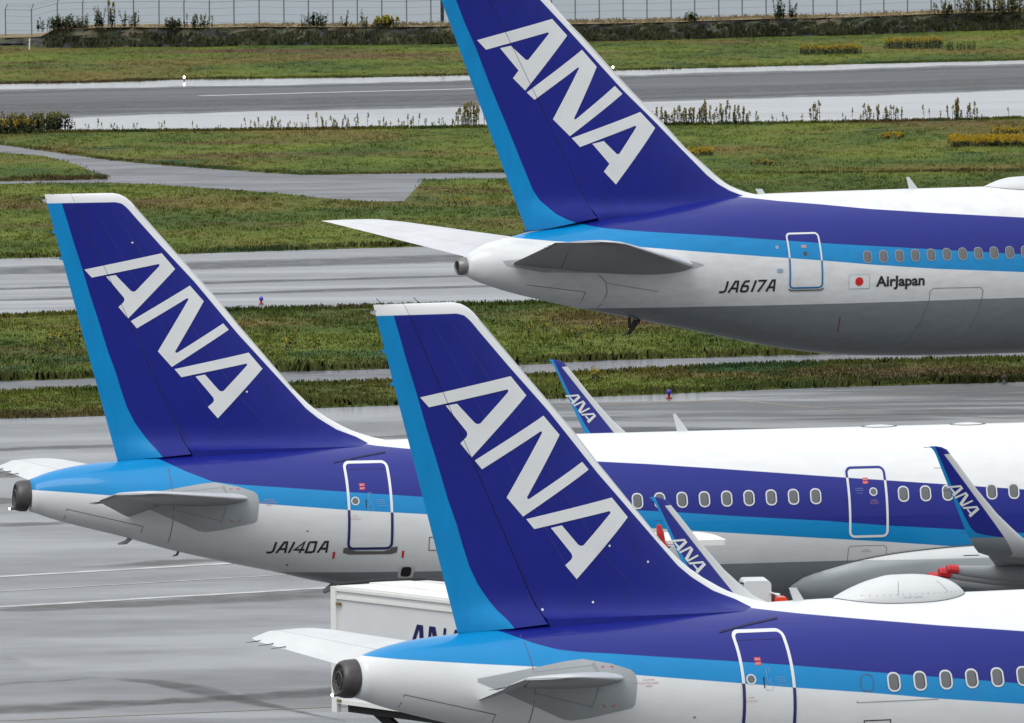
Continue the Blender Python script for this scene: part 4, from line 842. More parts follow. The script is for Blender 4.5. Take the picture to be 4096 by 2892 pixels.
def grass_field(far, near, x_of, dens_, h0, h1, name='grass', edge=1.6, eh=.6, label=''):
    """a sheet of turf with standing blades; taller, browner growth on the near edge"""
    y0 = min(near(x) for x in np.arange(-40, 41, 2)); y1 = max(far(x) for x in np.arange(-40, 41, 2)); xm = x_of(y1)
    N = int(dens_*(2*xm)*(y1-y0)); X = rng.uniform(-xm, xm, N); Y = rng.uniform(y0, y1, N)
    nf = np.array([near(x) for x in X]); ff = np.array([far(x) for x in X]); ok = (Y > nf) & (Y < ff); X, Y, nf = X[ok], Y[ok], nf[ok]
    clump = np.sin(X*.9+np.sin(Y*.31)*2)*np.sin(Y*.23+X*.2)+.6*np.sin(X*2.1+Y*.11+4)*np.sin(Y*.57)
    H = h0+(h1-h0)*np.clip(.5+.35*clump+rng.normal(0, .15, len(X)), 0, 1.2)
    o = tufts(np.stack([X, Y], 1), H, name, GRASS); tag(o, label, 'grass', kind='stuff')
    # edge growth
    M_ = int(edge*2*xm*22); X = rng.uniform(-xm, xm, M_); X = X[np.array([near(x) < far(x)-.3 for x in X])]; M_ = len(X); Y = np.array([near(x) for x in X])+np.abs(rng.normal(0, 2.2, M_))
    H = eh*(.60+.40*np.sin(X*.55+2)*np.sin(X*.21+Y)+rng.normal(0, .08, M_)).clip(.25, 1.2)*np.clip(1-(Y-np.array([near(x) for x in X]))/7, .25, 1)
    e = tufts(np.stack([X, Y], 1), H, name+'_edge', DRY, .07); tag(e, 'dry brown growth along the near edge of '+label.split(' ', 1)[1], 'grass', kind='stuff')
    return o
xo = lambda y: .052*y
strip('grass_verge', lambda x: BANKFOOT(x)+3, SH_F, .016, GRASS, jit=.2, step=1)
strip('grass_verge', SH_N, PATH_U, .016, GRASS, jit=.2, step=.8)
strip('grass_verge', lambda x: max(PATH_L(x), G2B(x)+1), G2B, .016, GRASS, jit=.15, step=.8)
strip('grass_verge', TX_N, G3N, .016, GRASS, jit=.2, step=1)
strip('grass_verge', ST_N, G4N, .016, GRASS, jit=.15, step=1)
ISL = [(-60, 640), (-34, 616), (-29.4, 604.3), (-26.9, 599.9), (-24.3, 594.4), (-22.1, 582.0), (-20.9, 572.0), (-20.0, 566.2), (-20.1, 563.5), (-21.9, 562.6), (-25.2, 562.0), (-60, 561.6)]
mesh_obj('grass_verge', [(x, y, .018) for x, y in ISL], [tuple(range(len(ISL)))[::-1]], GRASS)['kind'] = 'structure'
islF = plin([(-60, 640), (-34, 616), (-29.4, 604.3), (-26.9, 599.9), (-24.3, 594.4), (-22.1, 582.0), (-20.9, 572.0), (-20.0, 566.2), (-19.9, 560), (60, 560)])
islN = plin([(-60, 561.6), (-25.2, 562), (-21.9, 562.6), (-20.1, 563.5), (-19.9, 566), (60, 640)])
grass_field(lambda x: BANKFOOT(x)+1, SH_F, xo, 3.0, .04, .13, label='turf between the embankment and the runway', eh=.22)
grass_field(SH_N, PATH_U, xo, 4.0, .04, .14, label='turf between the runway and the branching service road', eh=.20)
grass_field(islF, islN, xo, 4.0, .04, .12, label='turf in the wedge left of the service road', eh=.42)
grass_field(PATH_L, G2B, xo, 6.0, .05, .14, label='turf between the service road and the taxiway', eh=.34)
grass_field(TX_N, G3N, xo, 11, .05, .17, label='turf between the taxiway and the drain channel', eh=.42)
grass_field(ST_N, G4N, xo, 18, .05, .15, label='turf beside the apron in front of the drain channel', eh=.28)
# fringe on the far edges so that they end in blades
for nm, ln, hh in (('shoulder', SH_N, .18), ('taxiway', TX_N, .18), ('channel', ST_N, .16)):
    X = rng.uniform(-36, 36, 3200); X = X[np.abs(X) < .052*np.array([ln(x) for x in X])]; Y = np.array([ln(x) for x in X])-np.abs(rng.normal(0, .5, len(X)))
    tag(tufts(np.stack([X, Y], 1), hh*(.7+.5*rng.rand(len(X))), 'grass', GRASS, .07), 'ragged fringe of grass along the %s edge' % nm, 'grass', kind='stuff')

# ------------------------------------------------------------------ embankment, sea
BH = plin([(-170, .55), (-33.8, .55), (-32.6, .7), (-31.5, 1.25), (-28, 1.35), (-10, 1.2), (10, 1.2), (25, 1.25), (170, 1.3)])
m, t, b = newmat('embankment soil'); co = t.nodes.new('ShaderNodeTexCoord'); mp = t.nodes.new('ShaderNodeMapping'); mp.inputs['Scale'].default_value = (.45, .45, 1.6); t.links.new(co.outputs['Object'], mp.inputs[0])
n = t.nodes.new('ShaderNodeTexNoise'); n.inputs['Scale'].default_value = 1; n.inputs['Detail'].default_value = 6; t.links.new(mp.outputs[0], n.inputs['Vector'])
cr = t.nodes.new('ShaderNodeValToRGB'); e = cr.color_ramp.elements; e[0].position = .36; e[0].color = (.018, .022, .028, 1); e[1].position = .62; e[1].color = (.10, .078, .050, 1)
q = e.new(.46); q.color = (.045, .042, .035, 1); q = e.new(.54); q.color = (.048, .060, .026, 1)
t.links.new(n.outputs[0], cr.inputs[0]); t.links.new(cr.outputs[0], b.inputs['Base Color']); b.inputs['Roughness'].default_value = .9
SOIL = m
STRAW = simple('straw coloured grass', (.24, .185, .105, 1), .9, sp=.1, var=.35, vs=.5)
xs = np.arange(-170, 170.5, .5); V = []; Fc = []; K = 7
for x in xs:
    h = BH(x)
    for k in range(K):
        u = k/(K-1); V.append((x, BANKFOOT(x)+u*1.3+rng.uniform(-.25, .25), h*u+rng.uniform(-.08, .08)*(0 < u < 1)))
for i in range(len(xs)-1):
    for k in range(K-1): a = i*K+k; Fc.append((a, a+K, a+K+1, a+1))
mesh_obj('embankment', V, Fc, SOIL, None, False)['kind'] = 'structure'
V = []; Fc = []
for x in xs: V += [(x, BANKFOOT(x)+1.1, BH(x)+.02), (x, BANKFOOT(x)+9, BH(x)+.06), (x, BANKFOOT(x)+13, -2.6)]
for i in range(len(xs)-1): a = 3*i; Fc += [(a, a+3, a+4, a+1), (a+1, a+4, a+5, a+2)]
mesh_obj('embankment_top', V, Fc, STRAW)['kind'] = 'structure'
X = rng.uniform(-44, 44, 2600); X = X[X > -31]
tag(tufts(np.stack([X, np.array([BANKFOOT(x) for x in X])+rng.uniform(1.0, 8, len(X))], 1), rng.uniform(.08, .28, len(X)), 'dry_grass', STRAW, .1), 'straw coloured grass on top of the embankment', 'grass', kind='stuff')
o = [q for q in COL.objects if q.name.startswith('dry_grass')][0]
for v_ in o.data.vertices: v_.co.z += 1.2
X = rng.uniform(-44, 44, 2400); X = X[X > -32.5]; u = rng.rand(len(X))
o = tufts(np.stack([X, np.array([BANKFOOT(x) for x in X])-.2+1.2*u], 1), rng.uniform(.15, .45, len(X)), 'scrub', simple('embankment scrub', (.052, .058, .028, 1), .9, sp=.1, var=.6, vs=.25), .12)
tag(o, 'low brown and green scrub on the face of the embankment', 'scrub', kind='stuff'); co_ = np.zeros(len(o.data.vertices)*3); o.data.vertices.foreach_get('co', co_); co_ = co_.reshape(-1, 3); co_[:, 2] += np.repeat(u, 20)*.8; o.data.vertices.foreach_set('co', co_.reshape(-1))
m, t, b = newmat('sea water'); b.inputs['Base Color'].default_value = (.13, .165, .18, 1); b.inputs['Roughness'].default_value = .38
co = t.nodes.new('ShaderNodeTexCoord'); mp = t.nodes.new('ShaderNodeMapping'); mp.inputs['Scale'].default_value = (.5, .16, 1); t.links.new(co.outputs['Object'], mp.inputs[0])
n = t.nodes.new('ShaderNodeTexNoise'); n.inputs['Scale'].default_value = 1; n.inputs['Detail'].default_value = 7; n.inputs['Roughness'].default_value = .65; t.links.new(mp.outputs[0], n.inputs['Vector'])
bp = t.nodes.new('ShaderNodeBump'); bp.inputs['Distance'].default_value = .6; bp.inputs['Strength'].default_value = .8; t.links.new(n.outputs[0], bp.inputs['Height']); t.links.new(bp.outputs[0], b.inputs['Normal'])
mesh_obj('sea', [(-9000, 780, -2.2), (9000, 780, -2.2), (30000, 60000, -2.2), (-30000, 60000, -2.2)], [(0, 1, 2, 3)], m)['kind'] = 'structure'

# ------------------------------------------------------------------ fence on the embankment
FPOST = simple('galvanised post', (.16, .17, .18, 1), .6)
fence = empty('fence', (0, 800, 0)); tag(fence, 'wire security fence with bent-topped posts along the sea', 'fence')
postx = [20.5, 79, 137, 194, 251, 308, 365, 421, 478, 533, 589.5, 645, 700, 755, 809.5, 864.5, 920, 974.5, 1029, 1083, 1137.5, 1191, 1245, 1298, 1352, 1405.5, 1459, 1513, 1566, 1620, 1672.5, 1726, 1779, 1831.5, 1885, 1938, 1990, 2043, 2096, 2149.5, 2202, 2254.5]
FENX = [(px-1148)/25546.0 for px in postx]      # bearings of the posts, evenly spaced along a straight slanting line
fl_y = plin([(-60, 768), (-34, 776.5), (-17.6, 793.5), (-5.2, 796), (5, 799.5), (18.4, 808), (35.3, 815), (60, 826)])
posts = []
for tb in FENX:
    y = 795.0
    for _ in range(6): y = BANKFOOT(y*tb)+4.0
    posts.append((y*tb*1.0, y))
proto = None
for x, y in posts:
    z0 = BH(x)-.25 if x > -33 else .45
    if proto is None:
        mb = MB(); mb.tube([(0, 0, 0), (0, 0, 2.05)], .055, 6); mb.tube([(0, 0, 2.02), (.16, -.05, 2.42)], .035, 5)
        p = proto = mb.build('post', FPOST, fence)
    else: p = proto.copy(); COL.objects.link(p); p.parent = fence
    p.location = (x, y-800, z0)
for hz, r in ((2.0, .016), (1.55, .009), (1.05, .009), (.55, .009), (2.25, .009), (2.4, .009)):
    mb = MB(); mb.tube([(x+(.09 if hz > 2.1 else 0), y-800-.06, (BH(x)-.25 if x > -33 else .45)+hz+(.03*math.sin(x))) for x, y in posts], r, 4); mb.build('wire', FPOST, fence)
mb = MB(); mb.tube([(-4.62, 797, .8), (-4.62, 797, 5.5)], .13, 10); mb.tube([(-4.62, 797, 5.3), (-4.62, 797, 5.6)], .16, 10)
tag(mb.build('mast', simple('black painted mast', (.012, .013, .016, 1), .6)), 'thick black mast beside the largest tail fin at the top edge', 'mast')
mb = MB(); mb.tube([(-33.1, 786.5, 0), (-33.05, 786.5, .8)], .05, 6); tag(mb.build('marker_stake', LETTER), 'small white stake standing in grass at the far left', 'stake')

# ------------------------------------------------------------------ tall weeds
STEM = simple('weed stem green', (.085, .095, .042, 1), .85, sp=.1, var=.4, vs=1.5)
STEMD = simple('dark weed green', (.048, .058, .026, 1), .85, sp=.1, var=.4, vs=1.5)
YEL = simple('dull yellow blossom', (.24, .20, .05, 1), .8, sp=.1, var=.35, vs=2)
YELB = simple('bright yellow blossom', (.36, .24, .02, 1), .8, sp=.1, var=.25, vs=2)
for q_ in (STEM, STEMD): upn(q_.node_tree, q_.node_tree.nodes['Principled BSDF'], .6)
def weed(n, h, spread, head, seed, stem=STEM, yel=YEL, leaf=.10, name='weed_plant', hk=.28):
    r = random.Random(seed); mb = MB(); mh = MB()
    for i in range(n):
        x, y = r.gauss(0, spread), r.gauss(0, spread*.8); hh = h*r.uniform(.6, 1.1); lx, ly = r.gauss(0, .12)*hh, r.gauss(0, .1)*hh
        if n == 1: x = y = 0
        top = (x+lx, y+ly, hh); mb.tube([(x, y, -.05), (x+lx*.4, y+ly*.4, hh*.5), top], [.018, .014, .008], 4)
        for k in range(int(10+hh*8)):
            u = r.uniform(.15, .95); a = r.uniform(0, 2*math.pi); L = leaf*r.uniform(.7, 1.5)*(1.2-u*.6); c = Vector((x+lx*u, y+ly*u, hh*u))
            d = Vector((math.cos(a), math.sin(a), r.uniform(.1, .9)))*L; s_ = Vector((-math.sin(a), math.cos(a), 0))*L*.34
            mb.add([c, c+d*.5+s_, c+d, c+d*.5-s_], [(0, 1, 2, 3)])
        if head > 0:
            for k in range(int(34*head)):
                u = r.uniform(0, 1); rr = hk*.34*(1-u*.75)*r.uniform(.2, 1); a = r.uniform(0, 2*math.pi)
                c = Vector((top[0]+rr*math.cos(a)+lx*.15*u, top[1]+rr*math.sin(a), hh-hk*.75+hk*u)); q = .022+.02*r.random()
                d1 = Vector((r.uniform(-1, 1), r.uniform(-1, 1), r.uniform(-1, 1))).normalized()*q*1.3; d2 = Vector((r.uniform(-1, 1), r.uniform(-1, 1), r.uniform(-1, 1))).normalized()*q*1.3
                mh.add([c-d1, c+d2, c+d1, c-d2], [(0, 1, 2, 3)])
    o = mb.build(name, stem)
    if mh.f: mh.build('flower_head', yel, o)
    return o
def copy_tree(o):
    c = o.copy(); COL.objects.link(c)
    for ch in o.children:
        d = ch.copy(); COL.objects.link(d); d.parent = c
    return c
protos = [weed(1, .95, 0, 1.0, 1), weed(2, .85, .07, .8, 2), weed(3, .75, .10, .7, 3), weed(1, .7, 0, .4, 4), weed(2, .6, .08, .3, 5), weed(5, .9, .16, .9, 6, STEM)]
usedp = [False]*len(protos)
def put(i, x, y, z, sc, label, group, cat='weed'):
    o = protos[i] if not usedp[i] else copy_tree(protos[i]); usedp[i] = True
    o.location = (x, y, z); o.rotation_euler = (0, 0, random.uniform(0, 6.28)); o.scale = (sc, sc, sc*random.uniform(.9, 1.15)); tag(o, label, cat, group)
def bearing(px, y): return (px-1148)/25546.0*y*1.0
rw = random.Random(5)
A_ = ('thin weed with a small head, left of the largest tail fin against the pale shoulder', 'thin weeds before the runway, left of the fin')
B_ = ('weed with a thick yellow head in the row right of the largest tail fin', 'yellow headed weeds before the runway, right of the fin')
C_ = ('scattered thin weed standing before the runway near the right edge', 'scattered weeds before the runway at the right')
for px in (183, 208, 232, 242, 268, 275, 288, 317, 371, 379, 443, 455, 503, 552, 562):
    y = 633.0; put(rw.choice([3, 4, 0]), bearing(px, y), SH_N(bearing(px, y))-.6, 0, rw.uniform(.55, .9), *A_)
for px in list(range(575, 1075, 12)):
    px += rw.uniform(-5, 5); y = 634.0; put(rw.choice([0, 1, 2, 3, 4, 4]), bearing(px, y), SH_N(bearing(px, y))-rw.uniform(.2, 1.2), 0, rw.uniform(.5, 1.0), *A_)
for px in (1046, 1052, 1058, 1064, 1070): put(5, bearing(px, 634), 633.6+rw.uniform(-.4, .3), 0, rw.uniform(1.0, 1.25), *A_)
for px in list(range(1446, 1680, 8)):
    px += rw.uniform(-4, 4); put(rw.choice([0, 1, 2, 5, 5]), bearing(px, 635), SH_N(bearing(px, 635))-rw.uniform(.2, 1.4), 0, rw.uniform(.9, 1.25), *B_)
for px in (1690, 1696, 1730, 1740, 1760, 1797, 1822, 1833, 1888, 1908, 1927, 1938, 1957, 1965, 1978, 1992, 2003, 2019, 2070, 2082, 2107, 2136, 2143, 2148, 2158, 2180, 2200, 2262):
    big = px in (1833, 1938, 1965, 1992, 2003, 2136, 2143, 2148, 2180); put(5 if big else rw.choice([0, 1, 3]), bearing(px, 637), SH_N(bearing(px, 637))-rw.uniform(.2, 1.0), 0, rw.uniform(.95, 1.2) if big else rw.uniform(.6, .95), *C_)
def bush(px, y, z, n, h, spread, head, seed, label, stem=STEM, yel=YEL, cat='bush', name='bush', leaf=.14):
    o = weed(int(n*1.6), h*.85, spread, head, seed, stem, yel, leaf*1.3, name); o.location = (bearing(px, y), y, z); tag(o, label, cat); return o
bush(60, 628.5, 0, 70, 1.15, 1.0, .5, 21, 'large dark green bush at the left edge before the runway', STEMD, YEL)
bush(118, 629.5, 0, 34, 1.2, .5, .25, 22, 'dark bush beside the larger one at the left edge', STEMD, YEL)
bush(8, 626, 0, 22, .9, .6, 1.2, 23, 'yellow flowering bush cut by the left edge', STEMD, YELB)
bt = lambda px: BANKFOOT(bearing(px, 792))
for px, n, h, sp, hd, lab, st_, ye in ((140, 26, 1.2, .8, .1, 'dark scrub bush on the left end of the embankment', STEMD, YEL), (165, 24, 1.3, .7, 0, 'green bush on the embankment beside the left end', STEM, YEL), (232, 7, 1.9, .2, .2, 'tall dark weeds standing on the embankment', STEMD, YEL), (258, 4, 2.2, .12, 2.5, 'tallest weed on the embankment with a yellow green top', STEMD, YEL),
        (288, 3, 1.7, .10, .2, 'slim dark weed on the embankment right of the tallest one', STEMD, YEL), (309, 6, 1.5, .25, .1, 'pale leafy weed on the embankment by the fourth clump', STEM, YEL), (400, 16, .9, .4, .1, 'round green bush on the embankment edge', STEMD, YEL), (460, 9, 1.2, .5, .5, 'olive weeds by the fence posts', STEM, YEL),
        (717, 18, 1.3, .45, 0, 'rounded green brown bush hanging over the embankment', STEMD, YEL), (783, 3, 1.5, .1, .2, 'thin brown weed on the embankment top', STEM, YEL), (824, 3, 1.6, .1, .2, 'second thin brown weed left of the yellow bush', STEM, YEL), (872, 24, 1.0, .45, 2.2, 'bright yellow bush on the embankment', STEM, simple('fresh yellow blossom', (.34, .28, .03, 1), .8)),
        (1560, 12, .9, .3, 0, 'small green bush on the embankment right of the largest fin', STEM, YEL), (1748, 9, 1.7, .25, 0, 'tall dark brown weeds on the embankment', STEMD, YEL), (1782, 5, 1.4, .15, 0, 'slender dark weed next to the tall brown ones', STEMD, YEL), (2130, 10, 1.2, .4, .8, 'olive weed clump nearest left of the right edge row', STEM, YEL),
        (2190, 22, 1.5, .55, .9, 'thick olive green clump on the embankment at the right', STEM, YEL), (2245, 14, 1.4, .5, 1.2, 'yellowish weed clump on the embankment by the right corner', STEM, YEL), (2290, 18, 1.5, .5, 1.2, 'weed clump cut by the right edge at the top', STEM, YEL)):
    bush(px, bt(px)+rw.uniform(.6, 2.2), BH(bearing(px, 795))-.1, n, h, sp, hd, int(px), lab, st_, ye, 'weeds' if n < 12 else 'bush')
def patch(px0, px1, y, n, h, head, seed, label, yel=YELB, dp=1.2):
    r = random.Random(seed); mb = MB(); mh = MB()
    for i in range(n):
        x = bearing(r.uniform(px0, px1), y); yy = y+r.gauss(0, dp); hh = h*r.uniform(.7, 1.15); mb.tube([(x, yy, 0), (x+r.gauss(0, .03), yy, hh)], [.015, .008], 3)
        for k in range(5): a = r.uniform(0, 6.3); c = Vector((x, yy, hh*r.uniform(.1, .9))); d = Vector((math.cos(a), math.sin(a), .5))*.14; s_ = Vector((-math.sin(a), math.cos(a), 0))*.05; mb.add([c, c+d*.5+s_, c+d, c+d*.5-s_], [(0, 1, 2, 3)])
        for k in range(int(9*head)):
            c = Vector((x+r.gauss(0, .07), yy+r.gauss(0, .07), hh+r.gauss(0, .06))); q = .028; mh.add([c+Vector((-q, 0, 0)), c+Vector((0, r.uniform(-q, q), q)), c+Vector((q, 0, 0)), c+Vector((0, r.uniform(-q, q), -q))], [(0, 1, 2, 3)])
    o = mb.build('flower_bed', STEMD); tag(o, label, 'flowers', kind='stuff')
    if mh.f: mh.build('blossom', yel, o)
patch(2136, 2310, 594.5, 300, .45, 2.2, 1, 'bright yellow flowers in a long band at the right edge')
patch(1545, 1605, 586, 50, .3, 1.1, 2, 'yellow flowers close to the right side of the largest fin')
patch(1983, 2032, 606, 30, .25, 1.0, 3, 'small yellow flower patch above the long band')
patch(1800, 1940, 757, 170, .55, .6, 4, 'dark growth with orange flowers beyond the runway', YELB, .8)
patch(1990, 2120, 768, 190, .65, .45, 5, 'larger growth with yellow flowers beyond the runway', YELB, .9)
patch(2130, 2195, 762, 40, .6, .2, 6, 'dark green growth beyond the runway at the right', YEL, .7)
patch(95, 205, 413, 26, .35, .3, 7, 'yellow dotted weeds behind the left tail fin', YELB, 3.0)
patch(980, 1060, 528, 9, .35, .7, 8, 'few yellow flowers on the turf above the white stabiliser', YELB, .6)
patch(1180, 1420, 415, 14, .4, .5, 9, 'orange flowers dotted in the turf under the largest jet', YELB, 2.5)
patch(640, 760, 412, 7, .4, .6, 10, 'few orange flowers between the two near fins', YELB, 2.0)
patch(1325, 1345, 388, 5, .35, 1.0, 11, 'yellow flowers just right of the far winglet', YELB, .3)
patch(2225, 2310, 611, 40, .3, 1.0, 12, 'thin yellow flowers above the long band at the right edge', YELB, .6)
patch(1685, 1760, 573, 30, .2, .35, 13, 'pale yellow flowers low on the turf right of the fin', YELB, .8)

# ------------------------------------------------------------------ airfield lights
BLUEG = simple('blue lamp glass', (.05, .03, .35, 1), .2); REDB = simple('red lamp base', (.30, .02, .03, 1), .5)
def taxi_light(x, y, label, glass=BLUEG, base=REDB):
    o = empty('taxiway_light', (x, y, 0)); o.scale = (.75, .75, .75); tag(o, label, 'light')
    mb = MB(); mb.tube([(0, 0, 0), (0, 0, .06)], .14, 10); mb.tube([(0, 0, .05), (0, 0, .22)], .06, 8); mb.build('base', base, o)
    mb = MB(); mb.tube([(0, 0, .20), (0, 0, .26), (0, 0, .36), (0, 0, .42)], [.07, .12, .11, .04], 10); mb.build('lens', glass, o, True)
taxi_light(-9.7, 441.3, 'blue taxiway lamp beside the leading edge of the left fin')
taxi_light(5.2, 377.6, 'blue taxiway lamp on the wet tarmac above the middle jet')
taxi_light(16.6, 384.0, 'small brown lamp on the tarmac near the right edge', simple('brown lamp', (.10, .07, .06, 1), .5), simple('grey lamp base', (.2, .2, .2, 1), .5))
def edge_light(x, y, label):
    o = empty('runway_light', (x, y, 0)); tag(o, label, 'light')
    mb = MB(); mb.tube([(0, 0, 0), (0, 0, .22)], .05, 8); mb.build('base', FPOST, o)
    mb = MB(); mb.tube([(0, 0, .22), (0, 0, .27), (0, 0, .33), (0, 0, .37)], [.03, .06, .06, .02], 10); mb.build('lens', emis('lit runway lamp', (1, .86, .72), 9), o, True)
edge_light(-20.35, 713.6, 'lit runway edge lamp left of the largest fin'); edge_light(6.62, 724.6, 'lit runway edge lamp touching the leading edge of the largest fin')

# ------------------------------------------------------------------ catering truck behind the nearest tail
TW = simple('truck white paint', (.64, .65, .65, 1), .4, var=.05, vs=.8); TR = simple('truck roof white', (.74, .74, .71, 1), .5, var=.06)
AMB = simple('amber side lamp', (.16, .12, .02, 1), .3)
tr = empty('catering_truck', (-3.58, 230.30, 0), rad(-58)); tag(tr, 'white box truck lettered ANA, its cargo box raised behind the nearest tail', 'truck')
Z0, Z1, LB, WB = 2.75, 5.10, 7.2, 2.4
MB().box((LB/2, WB/2, (Z0+Z1)/2), (LB, WB, Z1-Z0)).build('cargo_box', TW, tr)
mb = MB(); mb.box((LB/2, WB/2, Z1+.02), (LB+.06, WB+.04, .04)); mb.box((LB/2, WB*.5, Z1+.055), (LB, .9, .03)); mb.build('roof', TR, tr)
MB().box((LB/2, -.02, Z1-.19), (LB, .04, .07)).build('side_rail', TR, tr); MB().box((LB/2, -.025, Z1-.03), (LB, .05, .06)).build('side_rail', TR, tr); MB().box((LB/2, -.02, Z0+.04), (LB, .05, .09)).build('side_rail', TR, tr)
for yy in (-.01, WB): MB().box((-.09, yy, (Z0+Z1)/2-.08), (.20, .10, Z1-Z0+.2)).build('corner_post', TR, tr)
for zz in (Z1-.32, Z0+.06): MB().box((.10, -.05, zz), (.14, .05, .05)).build('marker_lamp', AMB, tr)
mb = MB(); mb.tube([(-.1, .1, Z1+.06), (-.05, 1.0, Z1+.10), (.15, 1.9, Z1+.10), (.9, 2.0, Z1+.10), (2.2, 1.7, Z1+.11), (2.6, 1.5, Z1+.13), (3.4, 1.3, Z1+.11), (5.5, 1.0, Z1+.11)], .03, 6); mb.build('roof_hose', RUBBER, tr)
u = Vector((.644, .765)).normalized()
def up_(p): d = (p[0]-1.87, p[1]-9.88); bx, bz = (3.15-1.87), (0); return d
L0 = Vector((1.87, 9.88)); L1 = Vector((4.53, 6.84)); bd = (L1-L0).normalized(); nu = Vector((-bd.y, bd.x)); nu = nu if nu.x > 0 else -nu
def tmap(p): d = Vector(p)-L0; return (2.75+.47*d.dot(bd), 3.80+.47*d.dot(nu))
def truckside(x, z): return -.0
lt = None
for k, g in enumerate(LOGO): decal('lettering', [[tmap(p) for p in g]], truckside, DARKB, tr, .012, 3, False)
MB().box((3.2, WB/2, 1.05), (7.6, .9, .22)).build('chassis', DARK, tr)
for s in (-1, 1):
    mb = MB(); mb.box((0, 0, 0), (3.9, .10, .22)); o = mb.build('scissor_arm', DARK, tr); o.location = (2.6, .35, 1.95); o.rotation_euler = (0, s*rad(22), 0)
    mb = MB(); mb.box((0, 0, 0), (3.9, .10, .22)); o = mb.build('scissor_arm', DARK, tr); o.location = (2.6, 2.05, 1.95); o.rotation_euler = (0, s*rad(22), 0)
MB().box((3.4, .15, 2.66), (6.4, .12, .16)).build('underframe', DARK, tr); MB().box((3.4, 2.25, 2.66), (6.4, .12, .16)).build('underframe', DARK, tr)
mb = MB(); mb.add([(6.0, .1, .6), (7.9, .1, .6), (7.9, .1, 1.5), (7.3, .1, 2.45), (6.0, .1, 2.45), (6.0, 2.3, .6), (7.9, 2.3, .6), (7.9, 2.3, 1.5), (7.3, 2.3, 2.45), (6.0, 2.3, 2.45)], [(0, 1, 2, 3, 4), (9, 8, 7, 6, 5), (0, 5, 6, 1), (1, 6, 7, 2), (2, 7, 8, 3), (3, 8, 9, 4), (4, 9, 5, 0)]); mb.build('cab', TW, tr)
for x in (1.2, 2.3, 6.6):
    for y in (.2, 2.2): mb = MB(); mb.tube([(x, y-.15, .5), (x, y+.15, .5)], .5, 20); mb.build('wheel', RUBBER, tr)

# ------------------------------------------------------------------ ground equipment between the near jets
ry = rad(8)
gv = empty('service_lift', (2.92, 250.3, 0), ry); tag(gv, 'white flat canopy of a lift vehicle behind the near winglet', 'lift vehicle')
pts = [(-1.6, -1.35)]+[(1.49+.08*math.sin(a), -1.35+.08-.08*math.cos(a)) for a in np.linspace(0, math.pi/2, 7)]+[(1.57-.34+.34*math.cos(a), -.25+1.5*math.sin(a)) for a in np.linspace(0, math.pi/2, 8)]+[(-1.6, 1.25)]
V = [(x, y, 4.50) for x, y in pts]+[(x, y, 4.62) for x, y in pts]; n = len(pts)
mesh_obj('canopy', V, [tuple(range(n))[::-1], tuple(range(n, 2*n))]+[(i, (i+1) % n, n+(i+1) % n, n+i) for i in range(n)], TR, gv)
for x, y in ((-1.2, -1.0), (-1.2, 1.0), (.0, -1.0), (.0, 1.0)): MB().box((x, y, 2.5), (.10, .10, 4.0)).build('mast_post', SILL, gv)
mb = MB(); mb.add([(-.2, -.6, 4.5), (.55, -.6, 4.5), (.1, -.6, 4.2), (-.3, -.6, 4.1), (-.2, .6, 4.5), (.55, .6, 4.5), (.1, .6, 4.2), (-.3, .6, 4.1)], [(0, 3, 2, 1), (4, 5, 6, 7), (1, 2, 6, 5), (0, 1, 5, 4), (2, 3, 7, 6), (3, 0, 4, 7)]); mb.build('bracket', SILL, gv)
MB().box((.95, -1.2, 4.42), (.08, .06, .14)).build('hook', DARK, gv)
MB().box((-.3, 0, .9), (3.6, 1.8, .7)).build('chassis', TW, gv)
for x in (-1.5, .9):
    for y in (-.85, .85): mb = MB(); mb.tube([(x, y-.14, .42), (x, y+.14, .42)], .42, 18); mb.build('wheel', RUBBER, gv)
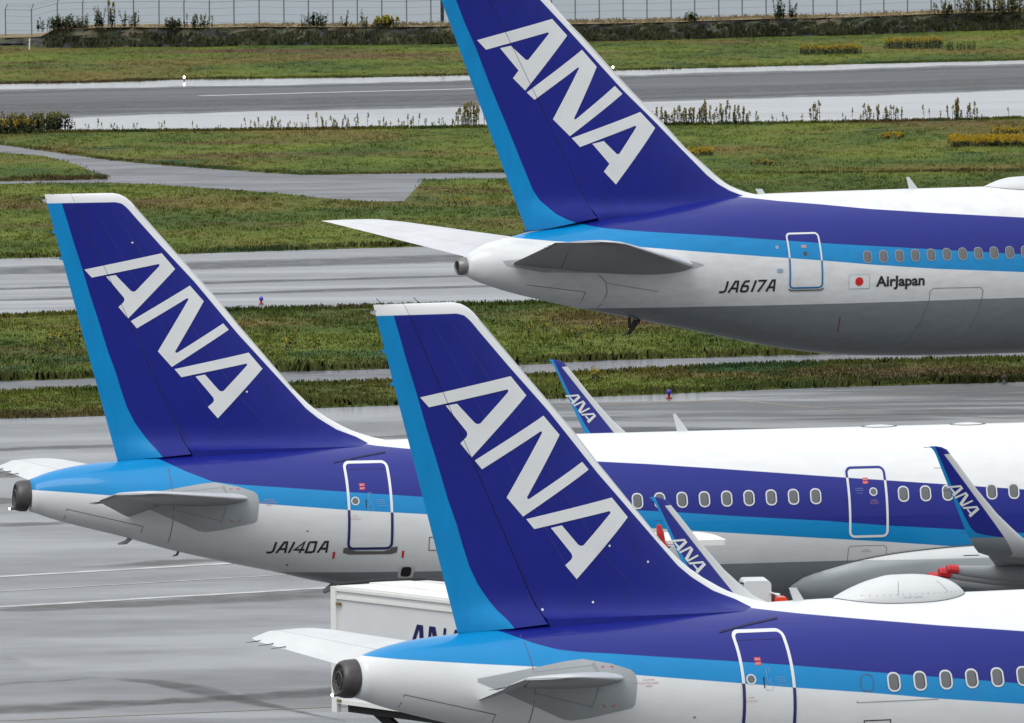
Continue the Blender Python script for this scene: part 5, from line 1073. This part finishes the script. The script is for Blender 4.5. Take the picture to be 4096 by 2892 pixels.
mb = MB(); mb.tube([(.06, -1.40, 4.98), (.09, -1.40, 4.80), (.13, -1.40, 4.60), (.18, -1.42, 4.50), (.24, -1.42, 4.46)], [.05, .085, .08, .07, .05], 8); o = mb.build('hose_cap', simple('red rubber cap', (.45, .01, .012, 1), .45), gv)
cv = empty('service_truck', (5.29, 249.2, 0), rad(4)); tag(cv, 'white rounded cabin panel with an orange box beside it', 'service truck')
mb = MB(); pr = rrect(-.30, .30, 1.2, 3.74, .09, 5); n = len(pr)
mesh_obj('cabin', [(x, -.5, z) for x, z in pr]+[(x, .7, z) for x, z in pr], [tuple(range(n))[::-1], tuple(range(n, 2*n))]+[(i, (i+1) % n, n+(i+1) % n, n+i) for i in range(n)], TW, cv)
MB().box((-.41, -.3, 3.55), (.20, .10, .08)).build('side_lamp', simple('cream lamp', (.55, .47, .30, 1), .4), cv)
MB().box((-.40, -.3, 3.40), (.20, .10, .07)).build('bracket', METAL, cv)
mb = MB(); mb.tube([(-.26, -.4, 3.66), (-.36, -.4, 3.70), (-.40, -.4, 3.64), (-.34, -.4, 3.58)], .025, 6); mb.build('cable', RUBBER, cv)
mb = MB(); mb.tube([(.27, -.55, 3.48), (.36, -.55, 3.46), (.46, -.55, 3.42)], [.03, .02, .05], 8); mb.tube([(.44, -.55, 3.44), (.48, -.55, 3.34)], [.05, .04], 8); mb.build('mirror', METAL, cv)
MB().box((.36, -.3, 2.8), (.09, .2, 1.3)).build('pillar', SILL, cv)
mb = MB(); pr = rrect(.37, .63, 2.6, 3.39, .05, 3); n = len(pr)
mesh_obj('orange_box', [(x, -.75, z) for x, z in pr]+[(x, -.25, z) for x, z in pr], [tuple(range(n))[::-1], tuple(range(n, 2*n))]+[(i, (i+1) % n, n+(i+1) % n, n+i) for i in range(n)], simple('orange red box', (.78, .055, .012, 1), .4), cv)
MB().box((0, .6, .95), (2.4, 2.6, .5)).build('chassis', SILL, cv)
for x in (-.8, .8):
    for y in (-.5, 1.6): mb = MB(); mb.tube([(x-.12, y, .42), (x+.12, y, .42)], .42, 18); mb.build('wheel', RUBBER, cv)
